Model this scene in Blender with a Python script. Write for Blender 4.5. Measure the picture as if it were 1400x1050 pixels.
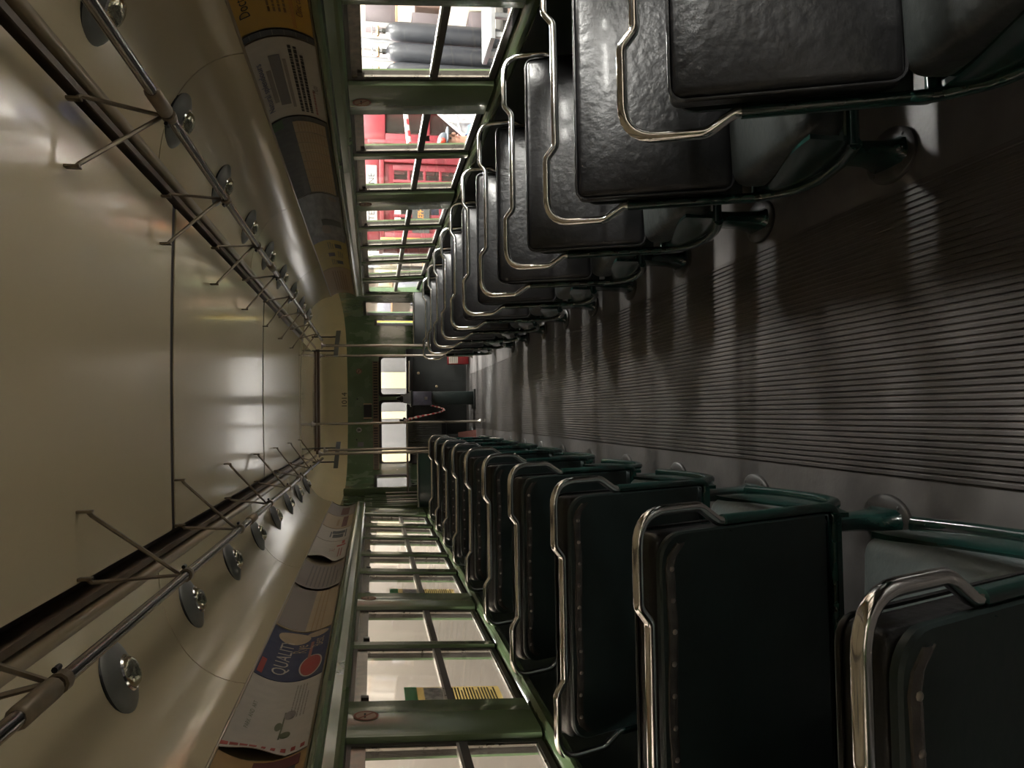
import bpy, math, random
from mathutils import Vector, Matrix
random.seed(7)
for o in list(bpy.data.objects): bpy.data.objects.remove(o)
SC = bpy.context.scene
COL = SC.collection
PI = math.pi

# ------------------------------------------------------------------ camera
# Car coordinates: x across (0 = aisle centre), y towards the cab, z up from the car floor.
F_PX = 1052.0
CAM = Vector((-0.20, 0.0, 1.45))
VP = (510.0, 568.0)          # pixel where the lines along the car meet (the photograph is turned a quarter)
ROLL = 0.9
def cam_basis():
    u, v = 1050 - VP[1], VP[0]
    y = Vector(((u - 525) / F_PX, -(v - 700) / F_PX, 1.0)).normalized()
    up = Vector((-math.sin(math.radians(ROLL)), math.cos(math.radians(ROLL)), 0))
    z = (up - y * up.dot(y)).normalized()
    x = y.cross(z)
    if x[0] < 0: x = -x
    return x, y, z
BX, BY, BZ = cam_basis()     # world axes seen in (right, up, forward)
right = Vector((BX[0], BY[0], BZ[0])); upv = Vector((BX[1], BY[1], BZ[1])); fwd = Vector((BX[2], BY[2], BZ[2]))
cd = bpy.data.cameras.new('camera'); cam = bpy.data.objects.new('camera', cd); COL.objects.link(cam)
m = Matrix.Identity(4)
for i, a in enumerate((-upv, right, -fwd)):
    for j in range(3): m[j][i] = a[j]
m[0][3], m[1][3], m[2][3] = CAM
cam.matrix_world = m
cd.sensor_width = 36.0; cd.lens = 36.0 * F_PX / 1400.0; cd.clip_start = 0.02; cd.clip_end = 100
SC.camera = cam
def ray(ix, iy):
    c = Vector(((525 - iy) / F_PX, -(ix - 700) / F_PX, 1.0))
    return Vector((BX.dot(c), BY.dot(c), BZ.dot(c)))
def at_y(ix, iy, Y):
    r = ray(ix, iy); return CAM + r * (Y / r[1])
def at_z(ix, iy, Z):
    r = ray(ix, iy); return CAM + r * ((Z - CAM[2]) / r[2])

# ------------------------------------------------------------------ world and exposure
W = bpy.data.worlds.new('world'); SC.world = W; W.use_nodes = True
W.node_tree.nodes['Background'].inputs[0].default_value = (0.9, 0.93, 1.0, 1)
W.node_tree.nodes['Background'].inputs[1].default_value = 0.05
vs = SC.view_settings
vs.view_transform = 'Standard'; vs.look = 'None'; vs.gamma = 1.0; vs.use_curve_mapping = False
vs.exposure = 2.9

# large lights of the museum hall: the rows of fluorescent battens hung under its roof
HALL_FLOOR = -0.82
HALL_CEIL = 5.0
def batten_light(x, y, z, w, l, power, col=(1.0, 0.965, 0.92)):
    ld = bpy.data.lights.new('batten_light', 'AREA'); ld.shape = 'RECTANGLE'; ld.size = w; ld.size_y = l
    ld.energy = power; ld.color = col
    o = bpy.data.objects.new('batten_light', ld); COL.objects.link(o); o.location = (x, y, z)
    return o
BATTENS = []                     # x, y, z, turned across the hall, power, place
for k_, yy in enumerate((-2.6, 0.5, 3.6, 6.7, 9.8, 12.9)):
    BATTENS.append((3.75, yy, 3.9, True, 95.0 if yy < 9 else 230.0, 'in the row over the telephone box'))
    BATTENS.append((-2.0, yy, 3.9, False, 26.0, 'in the row along the beige wall'))
for yy in (-1.0, 2.0, 5.0, 8.0): BATTENS.append((7.4, yy, 3.9, False, 75.0, 'in the outer row'))
for xx, yy in ((0.35, 15.2), (-0.9, 18.4), (1.6, 18.4)): BATTENS.append((xx, yy, 3.9, True, 26.0, 'of those added ahead of the cab to light it'))  # added to send more light through the windscreen into the cab
for (bx_, by_, bz_, tv_, pw_, lb_) in BATTENS:
    batten_light(bx_, by_, bz_ - 0.10, 1.7 if tv_ else 0.25, 0.25 if tv_ else 1.7, pw_)

# ------------------------------------------------------------------ materials
MATS = {}
def mat(name, col, rough=0.5, metal=0.0, var=0.12, scale=9.0, bump=0.0, bscale=60.0, coat=0.0, emit=None, estr=0.0, col2=None, stretch=None, rvar=1.0):
    if name in MATS: return MATS[name]
    mt = bpy.data.materials.new(name); mt.use_nodes = True
    nt = mt.node_tree; b = nt.nodes['Principled BSDF']
    tc = nt.nodes.new('ShaderNodeTexCoord'); mp = nt.nodes.new('ShaderNodeMapping')
    nt.links.new(tc.outputs['Object'], mp.inputs['Vector'])
    if stretch: mp.inputs['Scale'].default_value = stretch
    nz = nt.nodes.new('ShaderNodeTexNoise'); nz.inputs['Scale'].default_value = scale; nz.inputs['Detail'].default_value = 5
    nt.links.new(mp.outputs[0], nz.inputs['Vector'])
    rp = nt.nodes.new('ShaderNodeValToRGB'); rp.color_ramp.elements[0].position = 0.25; rp.color_ramp.elements[1].position = 0.75
    c2 = col2 if col2 else tuple(min(1, c * (1 + var)) for c in col)
    c1 = col if col2 else tuple(c * (1 - var) for c in col)
    rp.color_ramp.elements[0].color = (*c1, 1); rp.color_ramp.elements[1].color = (*c2, 1)
    nt.links.new(nz.outputs['Fac'], rp.inputs['Fac']); nt.links.new(rp.outputs['Color'], b.inputs['Base Color'])
    b.inputs['Metallic'].default_value = metal
    rr = nt.nodes.new('ShaderNodeMapRange'); rr.inputs['To Min'].default_value = max(0.02, rough * (1 - .2 * rvar)); rr.inputs['To Max'].default_value = min(1, rough * (1 + .25 * rvar))
    nt.links.new(nz.outputs['Fac'], rr.inputs['Value']); nt.links.new(rr.outputs[0], b.inputs['Roughness'])
    if coat: b.inputs['Coat Weight'].default_value = coat; b.inputs['Coat Roughness'].default_value = 0.08
    if bump:
        n2 = nt.nodes.new('ShaderNodeTexNoise'); n2.inputs['Scale'].default_value = bscale; n2.inputs['Detail'].default_value = 4
        nt.links.new(mp.outputs[0], n2.inputs['Vector'])
        bp = nt.nodes.new('ShaderNodeBump'); bp.inputs['Strength'].default_value = bump; bp.inputs['Distance'].default_value = 0.01
        nt.links.new(n2.outputs['Fac'], bp.inputs['Height']); nt.links.new(bp.outputs[0], b.inputs['Normal'])
    if emit:
        b.inputs['Emission Color'].default_value = (*emit, 1); b.inputs['Emission Strength'].default_value = estr
    MATS[name] = mt
    return mt
def glass_mat(name, tint=(0.96, 0.97, 0.96), dirt=0.015):
    mt = bpy.data.materials.new(name); mt.use_nodes = True; nt = mt.node_tree
    for n in list(nt.nodes): nt.nodes.remove(n)
    out = nt.nodes.new('ShaderNodeOutputMaterial'); tr = nt.nodes.new('ShaderNodeBsdfTransparent'); tr.inputs[0].default_value = (*tint, 1)
    gl = nt.nodes.new('ShaderNodeBsdfGlossy'); gl.inputs['Roughness'].default_value = 0.03
    lw = nt.nodes.new('ShaderNodeLayerWeight'); lw.inputs['Blend'].default_value = 0.5
    pw = nt.nodes.new('ShaderNodeMath'); pw.operation = 'POWER'; pw.inputs[1].default_value = 5.0; nt.links.new(lw.outputs['Facing'], pw.inputs[0])
    fr = nt.nodes.new('ShaderNodeMath'); fr.operation = 'MULTIPLY_ADD'; fr.inputs[1].default_value = 0.55; fr.inputs[2].default_value = 0.022; nt.links.new(pw.outputs[0], fr.inputs[0])
    mx = nt.nodes.new('ShaderNodeMixShader'); nt.links.new(fr.outputs[0], mx.inputs[0]); nt.links.new(tr.outputs[0], mx.inputs[1]); nt.links.new(gl.outputs[0], mx.inputs[2])
    df = nt.nodes.new('ShaderNodeBsdfDiffuse'); df.inputs[0].default_value = (0.6, 0.57, 0.5, 1)
    nz = nt.nodes.new('ShaderNodeTexNoise'); nz.inputs['Scale'].default_value = 4.0; nz.inputs['Detail'].default_value = 6
    mr = nt.nodes.new('ShaderNodeMapRange'); mr.inputs['To Min'].default_value = 0.0; mr.inputs['To Max'].default_value = dirt * 2
    tc = nt.nodes.new('ShaderNodeTexCoord'); nt.links.new(tc.outputs['Object'], nz.inputs['Vector'])
    nt.links.new(nz.outputs['Fac'], mr.inputs['Value'])
    m2 = nt.nodes.new('ShaderNodeMixShader'); nt.links.new(mr.outputs[0], m2.inputs[0]); nt.links.new(mx.outputs[0], m2.inputs[1]); nt.links.new(df.outputs[0], m2.inputs[2])
    nt.links.new(m2.outputs[0], out.inputs[0])
    MATS[name] = mt; return mt

CREAM = mat('cream_enamel', (0.58, 0.49, 0.325), 0.19, var=0.015, scale=0.6, bump=0.045, bscale=4.0, coat=0.3, rvar=0.0)
CREAM2 = mat('cream_dome_enamel', (0.76, 0.67, 0.42), 0.30, var=0.05, scale=3, coat=0.2)
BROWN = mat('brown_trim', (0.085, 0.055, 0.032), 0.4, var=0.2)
DKBROWN = mat('dark_channel', (0.045, 0.028, 0.018), 0.6, var=0.2)
SEAMD = mat('seam_dark', (0.020, 0.013, 0.009), 0.6)
TAN = mat('tan_trim', (0.28, 0.215, 0.13), 0.3, var=0.1, coat=0.3)
GREEN = mat('olive_green_enamel', (0.112, 0.162, 0.078), 0.24, var=0.08, scale=4, bump=0.03, bscale=10, coat=0.4)
CABGREEN = mat('cab_green_enamel', (0.135, 0.205, 0.115), 0.26, var=0.08, scale=4, coat=0.4)
GREENLT = mat('sill_green_enamel', (0.088, 0.128, 0.062), 0.22, var=0.08, coat=0.4)
DKGREEN = mat('dark_green_wall', (0.020, 0.028, 0.018), 0.45, var=0.2)
TUBEGREEN = mat('bottle_green_paint', (0.006, 0.029, 0.024), 0.22, var=0.25, scale=20, coat=0.4)
CHROME = mat('worn_chrome', (0.82, 0.80, 0.78), 0.13, 1.0, var=0.1, scale=30)
NICKEL = mat('dull_nickel', (0.36, 0.33, 0.29), 0.34, 1.0, var=0.15, scale=20)
RAILM = mat('rail_metal', (0.30, 0.28, 0.27), 0.20, 1.0, var=0.15, scale=20)
BRACKET = mat('bracket_paint', (0.20, 0.155, 0.10), 0.4, 0.3, var=0.2, scale=20)
BLACKV = mat('black_vinyl', (0.0065, 0.0062, 0.0068), 0.34, var=0.25, scale=14, bump=0.24, bscale=38, coat=0.04)
BACKV = mat('dark_green_vinyl', (0.016, 0.028, 0.027), 0.42, var=0.3, scale=6, bump=0.10, bscale=30)
CUSHV = mat('grey_green_vinyl', (0.105, 0.126, 0.128), 0.42, var=0.12, scale=8, bump=0.25, bscale=45)
CUSHB = mat('charcoal_vinyl', (0.020, 0.023, 0.022), 0.42, var=0.15, scale=8, bump=0.25, bscale=45)
TRIMV = mat('trim_strip_vinyl', (0.075, 0.066, 0.060), 0.22, var=0.3, scale=30, bump=0.2, bscale=50, coat=0.5)
STUD = mat('trim_stud', (0.26, 0.23, 0.21), 0.35, 0.7)
FLOORM = mat('floor_vinyl', (0.105, 0.098, 0.095), 0.42, var=0.3, scale=7, bump=0.1, bscale=40)
RIBM = mat('ribbed_rubber', (0.074, 0.067, 0.064), 0.38, var=0.35, scale=6, bump=0.08, bscale=50)
FLANGE = mat('floor_flange', (0.035, 0.032, 0.030), 0.45, var=0.25, scale=15)
GLASS = glass_mat('window_glass')
WINSTEEL = mat('window_steel', (0.46, 0.44, 0.40), 0.28, 1.0, var=0.15, scale=25)
WINDARK = mat('window_dark_frame', (0.035, 0.030, 0.024), 0.35, 0.2, var=0.4, scale=20)
MOTTLE = mat('mottled_reflection_strip', (0.02, 0.017, 0.013), 0.22, 0.7, scale=28, col2=(0.28, 0.24, 0.20))  # mottled reflection on the dark metal, put into the colour as two tones
BLACK = mat('black_paint', (0.008, 0.008, 0.008), 0.35, var=0.2)
BLACKP = mat('cab_black_panel', (0.011, 0.012, 0.011), 0.4, var=0.2)
GREYM = mat('grey_metal', (0.20, 0.21, 0.22), 0.35, 0.6, var=0.15)
LAMPGREY = mat('lamp_rim_grey', (0.20, 0.205, 0.195), 0.38, 0.35, var=0.15, scale=15)
LENS = mat('lamp_lens', (0.55, 0.52, 0.40), 0.08, 0.9, var=0.4, scale=45, bump=0.7, bscale=30)
POLEM = mat('pole_enamel', (0.46, 0.40, 0.33), 0.25, 0.5, var=0.1)
RED = mat('kiosk_red', (0.17, 0.010, 0.018), 0.5, var=0.08)
WHITE = mat('white_paint', (0.38, 0.38, 0.38), 0.5, var=0.04)
OFFWH = mat('paper_white', (0.50, 0.455, 0.38), 0.6, var=0.06)
ORANGE = mat('orange_paint', (0.72, 0.24, 0.03), 0.4)
INK = mat('black_ink', (0.02, 0.018, 0.015), 0.6)
WALLB = mat('beige_wall', (0.36, 0.305, 0.255), 0.7, var=0.06, scale=1.2)
CONC = mat('hall_concrete', (0.36, 0.34, 0.32), 0.6, var=0.15, scale=1.5)
HALLW = mat('hall_wall', (0.42, 0.38, 0.33), 0.8, var=0.08, scale=1)
STEELGREY = mat('cylinder_grey', (0.022, 0.024, 0.029), 0.4, var=0.15, scale=5)
BRASS = mat('brass', (0.42, 0.33, 0.20), 0.3, 0.9)
def paper_mat(name, col):        # thin paper that lets light through
    if name in MATS: return MATS[name]
    mt = mat(name, col, 0.6, var=0.08, scale=20); nt = mt.node_tree; pb = nt.nodes['Principled BSDF']; out = nt.nodes['Material Output']
    tl = nt.nodes.new('ShaderNodeBsdfTranslucent'); tl.inputs[0].default_value = (*col, 1); mx = nt.nodes.new('ShaderNodeMixShader'); mx.inputs[0].default_value = 0.55
    nt.links.new(pb.outputs[0], mx.inputs[1]); nt.links.new(tl.outputs[0], mx.inputs[2]); nt.links.new(mx.outputs[0], out.inputs[0]); return mt
def ink(name, col): return mat(name, col, 0.6, var=0.08, scale=20)

# ------------------------------------------------------------------ mesh helpers
class MB:
    def __init__(s): s.v = []; s.f = []; s.mi = []; s.cur = 0
    def add(s, vs_, fs_):
        o = len(s.v); s.v += [Vector(p) for p in vs_]
        for f in fs_: s.f.append([i + o for i in f]); s.mi.append(s.cur)
    def box(s, x0, x1, y0, y1, z0, z1):
        s.add([(x0,y0,z0),(x1,y0,z0),(x1,y1,z0),(x0,y1,z0),(x0,y0,z1),(x1,y0,z1),(x1,y1,z1),(x0,y1,z1)],
              [(3,2,1,0),(4,5,6,7),(0,1,5,4),(1,2,6,5),(2,3,7,6),(3,0,4,7)])
    def hexa(s, p):          # eight corners in the order of box()
        s.add(p, [(3,2,1,0),(4,5,6,7),(0,1,5,4),(1,2,6,5),(2,3,7,6),(3,0,4,7)])
    def bbox(s, x0, x1, y0, y1, z0, z1, c=0.004):   # box with chamfered edges
        c = min(c, (x1-x0)*.45, (y1-y0)*.45, (z1-z0)*.45)
        s.rbox(((x0+x1)/2, (y0+y1)/2, (z0+z1)/2), ((x1-x0)/2, (y1-y0)/2, (z1-z0)/2), c, None, 1)
    def rbox(s, c, h, r, M=None, n=3, inner=0, bow=None):
        def ticks(hh):
            t = [-hh + r * (1 - math.cos(k / n * PI / 2)) for k in range(n + 1)]
            mid = [(-hh + r) + (2 * hh - 2 * r) * (k + 1) / (inner + 1) for k in range(inner)]
            return t + mid + [-q for q in reversed(t)]
        T = [ticks(q) for q in h]; idx = {}; vs_ = []; fs_ = []
        def vert(p):
            key = tuple(round(q, 6) for q in p)
            if key in idx: return idx[key]
            inn = [max(-(h[i] - r), min(h[i] - r, p[i])) for i in range(3)]
            d = Vector([p[i] - inn[i] for i in range(3)])
            q = Vector(inn) + (d.normalized() * r if d.length > 1e-9 else d)
            if bow: q = bow(q)
            q = (M @ q if M else q + Vector(c)) if not M else (M @ q + Vector(c))
            idx[key] = len(vs_); vs_.append(q); return idx[key]
        for ax in range(3):
            u, w = (ax + 1) % 3, (ax + 2) % 3
            for sg in (-1, 1):
                for i in range(len(T[u]) - 1):
                    for j in range(len(T[w]) - 1):
                        q = []
                        for a, b in ((i, j), (i + 1, j), (i + 1, j + 1), (i, j + 1)):
                            p = [0, 0, 0]; p[ax] = sg * h[ax]; p[u] = T[u][a]; p[w] = T[w][b]; q.append(vert(p))
                        if len(set(q)) > 2:
                            q = q if sg > 0 else q[::-1]
                            qq = []
                            for e in q:
                                if e not in qq: qq.append(e)
                            fs_.append(qq)
        s.add(vs_, fs_)
    def tube(s, pts, r, n=10, cap=True, flat=None):
        pts = [Vector(p) for p in pts]; k = len(pts)
        rr = r if isinstance(r, (list, tuple)) else [r] * k
        tg = []
        for i in range(k):
            a = pts[max(0, i - 1)]; b = pts[min(k - 1, i + 1)]; tg.append((b - a).normalized())
        ref = Vector((0, 0, 1)) if abs(tg[0].z) < 0.9 else Vector((1, 0, 0))
        nrm = (ref - tg[0] * ref.dot(tg[0])).normalized(); vs_ = []; fs_ = []
        for i in range(k):
            nrm = (nrm - tg[i] * nrm.dot(tg[i])).normalized(); bn = tg[i].cross(nrm)
            for j in range(n):
                a = 2 * PI * j / n; e = 1.0 if flat is None else flat
                vs_.append(pts[i] + nrm * math.cos(a) * rr[i] + bn * math.sin(a) * rr[i] * e)
        for i in range(k - 1):
            for j in range(n):
                fs_.append((i*n+j, i*n+(j+1) % n, (i+1)*n+(j+1) % n, (i+1)*n+j))
        if cap: fs_.append(tuple(range(n))[::-1]); fs_.append(tuple(range((k-1)*n, k*n)))
        s.add(vs_, fs_)
    def lathe(s, prof, n=24, M=None, sx=1.0, sy=1.0):     # prof: (r, z)
        vs_ = []; fs_ = []; k = len(prof)
        for (r, z) in prof:
            for j in range(n):
                a = 2 * PI * j / n; p = Vector((r * math.cos(a) * sx, r * math.sin(a) * sy, z))
                vs_.append(M @ p if M else p)
        for i in range(k - 1):
            for j in range(n): fs_.append((i*n+j, i*n+(j+1) % n, (i+1)*n+(j+1) % n, (i+1)*n+j))
        fs_.append(tuple(range(n))[::-1]); fs_.append(tuple(range((k-1)*n, k*n)))
        s.add(vs_, fs_)
    def prism(s, poly, fn0, fn1):       # closed polygon extruded between two mappings
        n = len(poly); a = [fn0(*p) for p in poly]; b = [fn1(*p) for p in poly]
        s.add(a + b, [tuple(range(n))[::-1], tuple(range(n, 2*n))] + [(i, (i+1) % n, n+(i+1) % n, n+i) for i in range(n)])
    def sheet(s, fn, us, ws):           # open surface
        nu, nw = len(us), len(ws)
        s.add([fn(u, w) for u in us for w in ws], [(i*nw+j, (i+1)*nw+j, (i+1)*nw+j+1, i*nw+j+1) for i in range(nu-1) for j in range(nw-1)])
    def slab(s, fn, us, ws, th):        # closed thick sheet; fn(u, w, depth)
        nu, nw = len(us), len(ws); N = nu * nw
        A = [fn(u, w, 0) for u in us for w in ws]; Bv = [fn(u, w, th) for u in us for w in ws]
        fs_ = []
        for i in range(nu-1):
            for j in range(nw-1):
                q = (i*nw+j, (i+1)*nw+j, (i+1)*nw+j+1, i*nw+j+1); fs_.append(q); fs_.append(tuple(N + e for e in reversed(q)))
        for i in range(nu-1):
            fs_.append((i*nw, N+i*nw, N+(i+1)*nw, (i+1)*nw)); e = nw - 1
            fs_.append((i*nw+e, (i+1)*nw+e, N+(i+1)*nw+e, N+i*nw+e))
        for j in range(nw-1):
            fs_.append((j, j+1, N+j+1, N+j)); e = (nu-1)*nw
            fs_.append((e+j, N+e+j, N+e+j+1, e+j+1))
        s.add(A + Bv, fs_)
    def mesh(s, name, mats, smooth=40, origin=None):
        me = bpy.data.meshes.new(name); o = origin or Vector((0, 0, 0))
        me.from_pydata([tuple(p - o) for p in s.v], [], s.f)
        for mt in (mats if isinstance(mats, (list, tuple)) else [mats]): me.materials.append(mt)
        for p, k in zip(me.polygons, s.mi): p.material_index = k
        me.update()
        if smooth:
            for p in me.polygons: p.use_smooth = True
            me.set_sharp_from_angle(angle=math.radians(smooth))
        return me
    def build(s, name, mats, parent=None, smooth=40, loc=None):
        # vertices are given in the car's coordinates (or the parent's frame when parent carries "local")
        org = Vector(loc) if loc is not None else Vector((0, 0, 0))
        if parent is not None and not parent.get('_local'): org = wloc(parent) if loc is None else Vector(loc)
        ob = bpy.data.objects.new(name, s.mesh(name, mats, smooth, org)); COL.objects.link(ob)
        if parent is not None:
            ob.parent = parent
            if parent.get('_local'): ob['_local'] = 1
            elif loc is not None: ob.location = org - wloc(parent)
        elif loc is not None: ob.location = org
        return ob
def wloc(o):
    p = Vector(o.location)
    while o.parent: o = o.parent; p = p + Vector(o.location)
    return p
def empty(name, loc, local=False):
    o = bpy.data.objects.new(name, None); COL.objects.link(o); o.location = loc; o.empty_display_size = 0.1
    if local: o['_local'] = 1
    return o
def tag(o, label, cat, group=None):
    o['label'] = label; o['category'] = cat
    if group: o['group'] = group
    return o
def struct(o, label=None):
    o['kind'] = 'structure'
    if label: o['label'] = label
    return o
def copy_tree(o, parent=None):
    c = o.copy(); COL.objects.link(c); c.parent = parent
    for ch in list(o.children): copy_tree(ch, c)
    return c
def fillet(pts, rad, seg=6):
    pts = [Vector(p) for p in pts]; out = [pts[0]]
    for i in range(1, len(pts) - 1):
        r = rad[i] if isinstance(rad, (list, tuple)) else rad
        a = (pts[i-1] - pts[i]); b = (pts[i+1] - pts[i]); la, lb = a.length, b.length
        a.normalize(); b.normalize(); ang = a.angle(b)
        if ang > PI - 0.01 or r <= 0: out.append(pts[i]); continue
        d = min(r / math.tan(ang / 2), la * 0.49, lb * 0.49)
        p0 = pts[i] + a * d; p1 = pts[i] + b * d
        for k in range(seg + 1):
            t = k / seg; out.append(p0 * (1-t)**2 + pts[i] * 2*t*(1-t) + p1 * t*t)
    out.append(pts[-1]); return out
def lin(a, b, n): return [a + (b - a) * k / n for k in range(n + 1)]
def text_mesh(s, size, align='LEFT'):
    cu = bpy.data.curves.new('lettering', 'FONT'); cu.body = s; cu.size = size; cu.resolution_u = 3; cu.align_x = align
    o = bpy.data.objects.new('lettering', cu); COL.objects.link(o)
    bpy.context.view_layer.update()
    dg = bpy.context.evaluated_depsgraph_get()
    me = bpy.data.meshes.new_from_object(o.evaluated_get(dg))
    vs_ = [v.co.copy() for v in me.vertices]; fs_ = [tuple(p.vertices) for p in me.polygons]
    bpy.data.objects.remove(o); bpy.data.curves.remove(cu); bpy.data.meshes.remove(me)
    return vs_, fs_
ORD = ['first', 'second', 'third', 'fourth', 'fifth', 'sixth', 'seventh', 'eighth', 'ninth', 'tenth', 'eleventh', 'twelfth', 'thirteenth', 'fourteenth']

# ------------------------------------------------------------------ the car body
FZ = 0.06                     # top of the car floor
Y0, Y1 = -2.6, 9.0            # saloon; the cab end lies beyond Y1
ZS, ZT = 0.915, 1.54          # window sill and window head
def xin(z): return 1.245 - 0.06 * (z - ZS)       # the side walls lean in
def SW(side, z, off=0.0): return side * (xin(z) + off)

# floor
b = MB(); b.box(-1.30, 1.30, Y0, 12.4, -0.06, FZ - 0.001); FLOOR = struct(b.build('floor', FLOORM), 'dark vinyl tram floor')
b = MB()
hw, n = 0.385, 46
p = hw * 2 / n; prof = []
for k in range(n):
    x = -hw + k * p
    prof += [(x, 0.0005), (x + p*0.12, 0.005), (x + p*0.58, 0.005), (x + p*0.70, 0.0005)]
prof.append((hw, 0.0005))
for (ya, yb) in ((Y0 + .1, 0.6), (0.6, 2.4), (2.4, 5.2), (5.2, 8.8), (8.8, 11.1)):
    b.sheet(lambda u, w: (prof[u][0], w, FZ + prof[u][1]), list(range(len(prof))), [ya + 0.001, yb - 0.001])
b.f = [f[::-1] for f in b.f]
rb = b.build('ribbed_mat', RIBM, FLOOR, smooth=0); rb['kind'] = 'stuff'; rb['label'] = 'brown black ribbed rubber running along the aisle'

# side walls
POSTS = {1: [(-2.6, -2.2), (-0.95, -0.6), (0.66, 0.98), (2.28, 2.588), (3.22, 3.545), (4.847, 5.23), (7.91, 8.13), (8.92, 9.25)],
         -1: [(-2.6, -2.2), (-0.72, -0.45), (0.87, 1.15), (2.45, 2.757), (4.10, 4.40), (7.90, 8.75)]}
WINS = {1: [(-2.2, -1.6), (-1.55, -0.95), (-0.6, 0.0), (0.06, 0.66), (0.98, 1.60), (1.66, 2.28), (2.588, 3.22), (3.545, 4.13), (4.20, 4.847), (5.23, 5.766), (5.858, 6.42), (6.51, 7.07), (7.18, 7.91), (8.13, 8.92)],
        -1: [(-2.2, -1.5), (-1.42, -0.72), (-0.45, 0.2), (0.27, 0.87), (1.15, 1.77), (1.83, 2.45), (2.757, 3.43), (3.495, 4.10), (4.40, 5.03), (5.15, 5.66), (5.78, 6.44), (6.59, 7.115), (7.31, 7.90)]}
WY = 1.025
POSTS = {s: [(a * WY, c * WY) for a, c in v] for s, v in POSTS.items()}
WINS = {s: [(a * WY, c * WY) for a, c in v] for s, v in WINS.items()}
POSTS[1][-1] = (POSTS[1][-1][0], 9.22); POSTS[-1][-1] = (POSTS[-1][-1][0], 8.97)
Y0 = POSTS[1][0][0]
TH = 0.075
wall = {}
for s, nm in ((1, 'wall_right'), (-1, 'wall_left')):
    b = MB()
    yend = POSTS[s][-1][1]
    zs = [0.0, 0.30, ZS - 0.055]
    b.slab(lambda u, w, d: (SW(s, w, d), u, w), [Y0, yend], zs, TH)
    w_ = struct(b.build(nm, DKGREEN), 'dark green lower side wall of the tram'); wall[s] = w_
    b = MB()                                   # sill: sloping ledge with a rounded nose
    prof = [(-0.012, ZS-0.058), (-0.018, ZS-0.045), (-0.018, ZS-0.030), (-0.006, ZS-0.018), (0.030, ZS-0.004), (TH, ZS-0.002), (TH, ZS-0.058)]
    b.prism(prof, lambda o, z: (SW(s, z, o), Y0, z), lambda o, z: (SW(s, z, o), yend, z)); b.build('sill', GREENLT, w_, 30)
    for (a, c) in POSTS[s]:
        b = MB(); z0, z1 = ZS - 0.003, ZT + 0.002
        prof = [(a, 0.03), (a + 0.006, 0.004), (a + 0.02, -0.004), (c - 0.02, -0.004), (c - 0.006, 0.004), (c, 0.03), (c, TH), (a, TH)]
        b.prism(prof, lambda y, o: (SW(s, z0, o), y, z0), lambda y, o: (SW(s, z1, o), y, z1)); b.build('window_post', GREEN, w_, 35)
    b = MB()                                   # frieze rail above the windows, with its mouldings
    prof = [(TH, ZT), (0.02, ZT), (-0.006, ZT + 0.004), (-0.012, ZT + 0.016), (-0.006, ZT + 0.030), (-0.010, ZT + 0.062), (-0.022, ZT + 0.070), (-0.026, ZT + 0.082), (-0.020, ZT + 0.094), (-0.004, ZT + 0.108), (TH, ZT + 0.112)]
    b.prism(prof, lambda o, z: (SW(s, z, o), Y0, z), lambda o, z: (SW(s, z, o), 9.05, z)); b.build('frieze_rail', GREEN, w_, 25)

# windows: each a frame, an upper and a lower pane, a meeting rail, a top strip with painted-in reflection and a latch
wn = 0
ZM = 1.180
for s in (1, -1):
    for (a, c) in WINS[s]:
        wn += 1
        root = struct(empty('window_%d' % wn, (SW(s, ZS, 0.03), (a + c) / 2, ZS)))
        def bar(mb, y0, y1, z0, z1, o0, o1):
            mb.hexa([(SW(s, z0, o0), y0, z0), (SW(s, z0, o1), y0, z0), (SW(s, z0, o1), y1, z0), (SW(s, z0, o0), y1, z0),
                     (SW(s, z1, o0), y0, z1), (SW(s, z1, o1), y0, z1), (SW(s, z1, o1), y1, z1), (SW(s, z1, o0), y1, z1)])
        b = MB(); bar(b, a, a+0.022, ZS, ZT, .022, .058); bar(b, c-0.022, c, ZS, ZT, .022, .058)
        bar(b, a+.022, c-.022, ZS-.002, ZS+.018, .022, .058); bar(b, a+.022, c-.022, ZT-.014, ZT, .018, .058)
        b.build('frame', WINDARK, root, 0)
        b = MB()
        for (z0, z1) in ((ZS + .018, ZM - .016), (ZM + .016, ZT - .058)):
            bar(b, a+.022, a+.030, z0, z1, .026, .034); bar(b, c-.030, c-.022, z0, z1, .026, .034)
        bar(b, a+.03, c-.03, ZS+.018, ZS+.025, .026, .034)
        b.build('glazing_bead', WINSTEEL, root, 0)
        b = MB(); bar(b, a+.022, c-.022, ZM-.016, ZM+.010, .016, .052); b.build('meeting_rail', WINDARK, root, 0)
        b = MB(); bar(b, a+.022, c-.022, ZM+.010, ZM+.018, .018, .048); b.build('meeting_rail_bead', WINSTEEL, root, 0)
        b = MB(); bar(b, a+.024, c-.024, ZT-.058, ZT-.014, .024, .044); b.build('top_strip', MOTTLE, root, 0)
        b = MB(); bar(b, a+.024, c-.024, ZS+.020, ZM-.014, .042, .046); b.build('pane', GLASS, root, 0)
        b = MB(); bar(b, a+.024, c-.024, ZM+.014, ZT-.054, .036, .040); b.build('pane', GLASS, root, 0)
        b = MB(); ym = a + .06 if s < 0 else c - .06
        bar(b, ym-.012, ym+.012, ZT-.066, ZT-.038, .008, .026); b.build('latch', WINDARK, root, 0)
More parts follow.
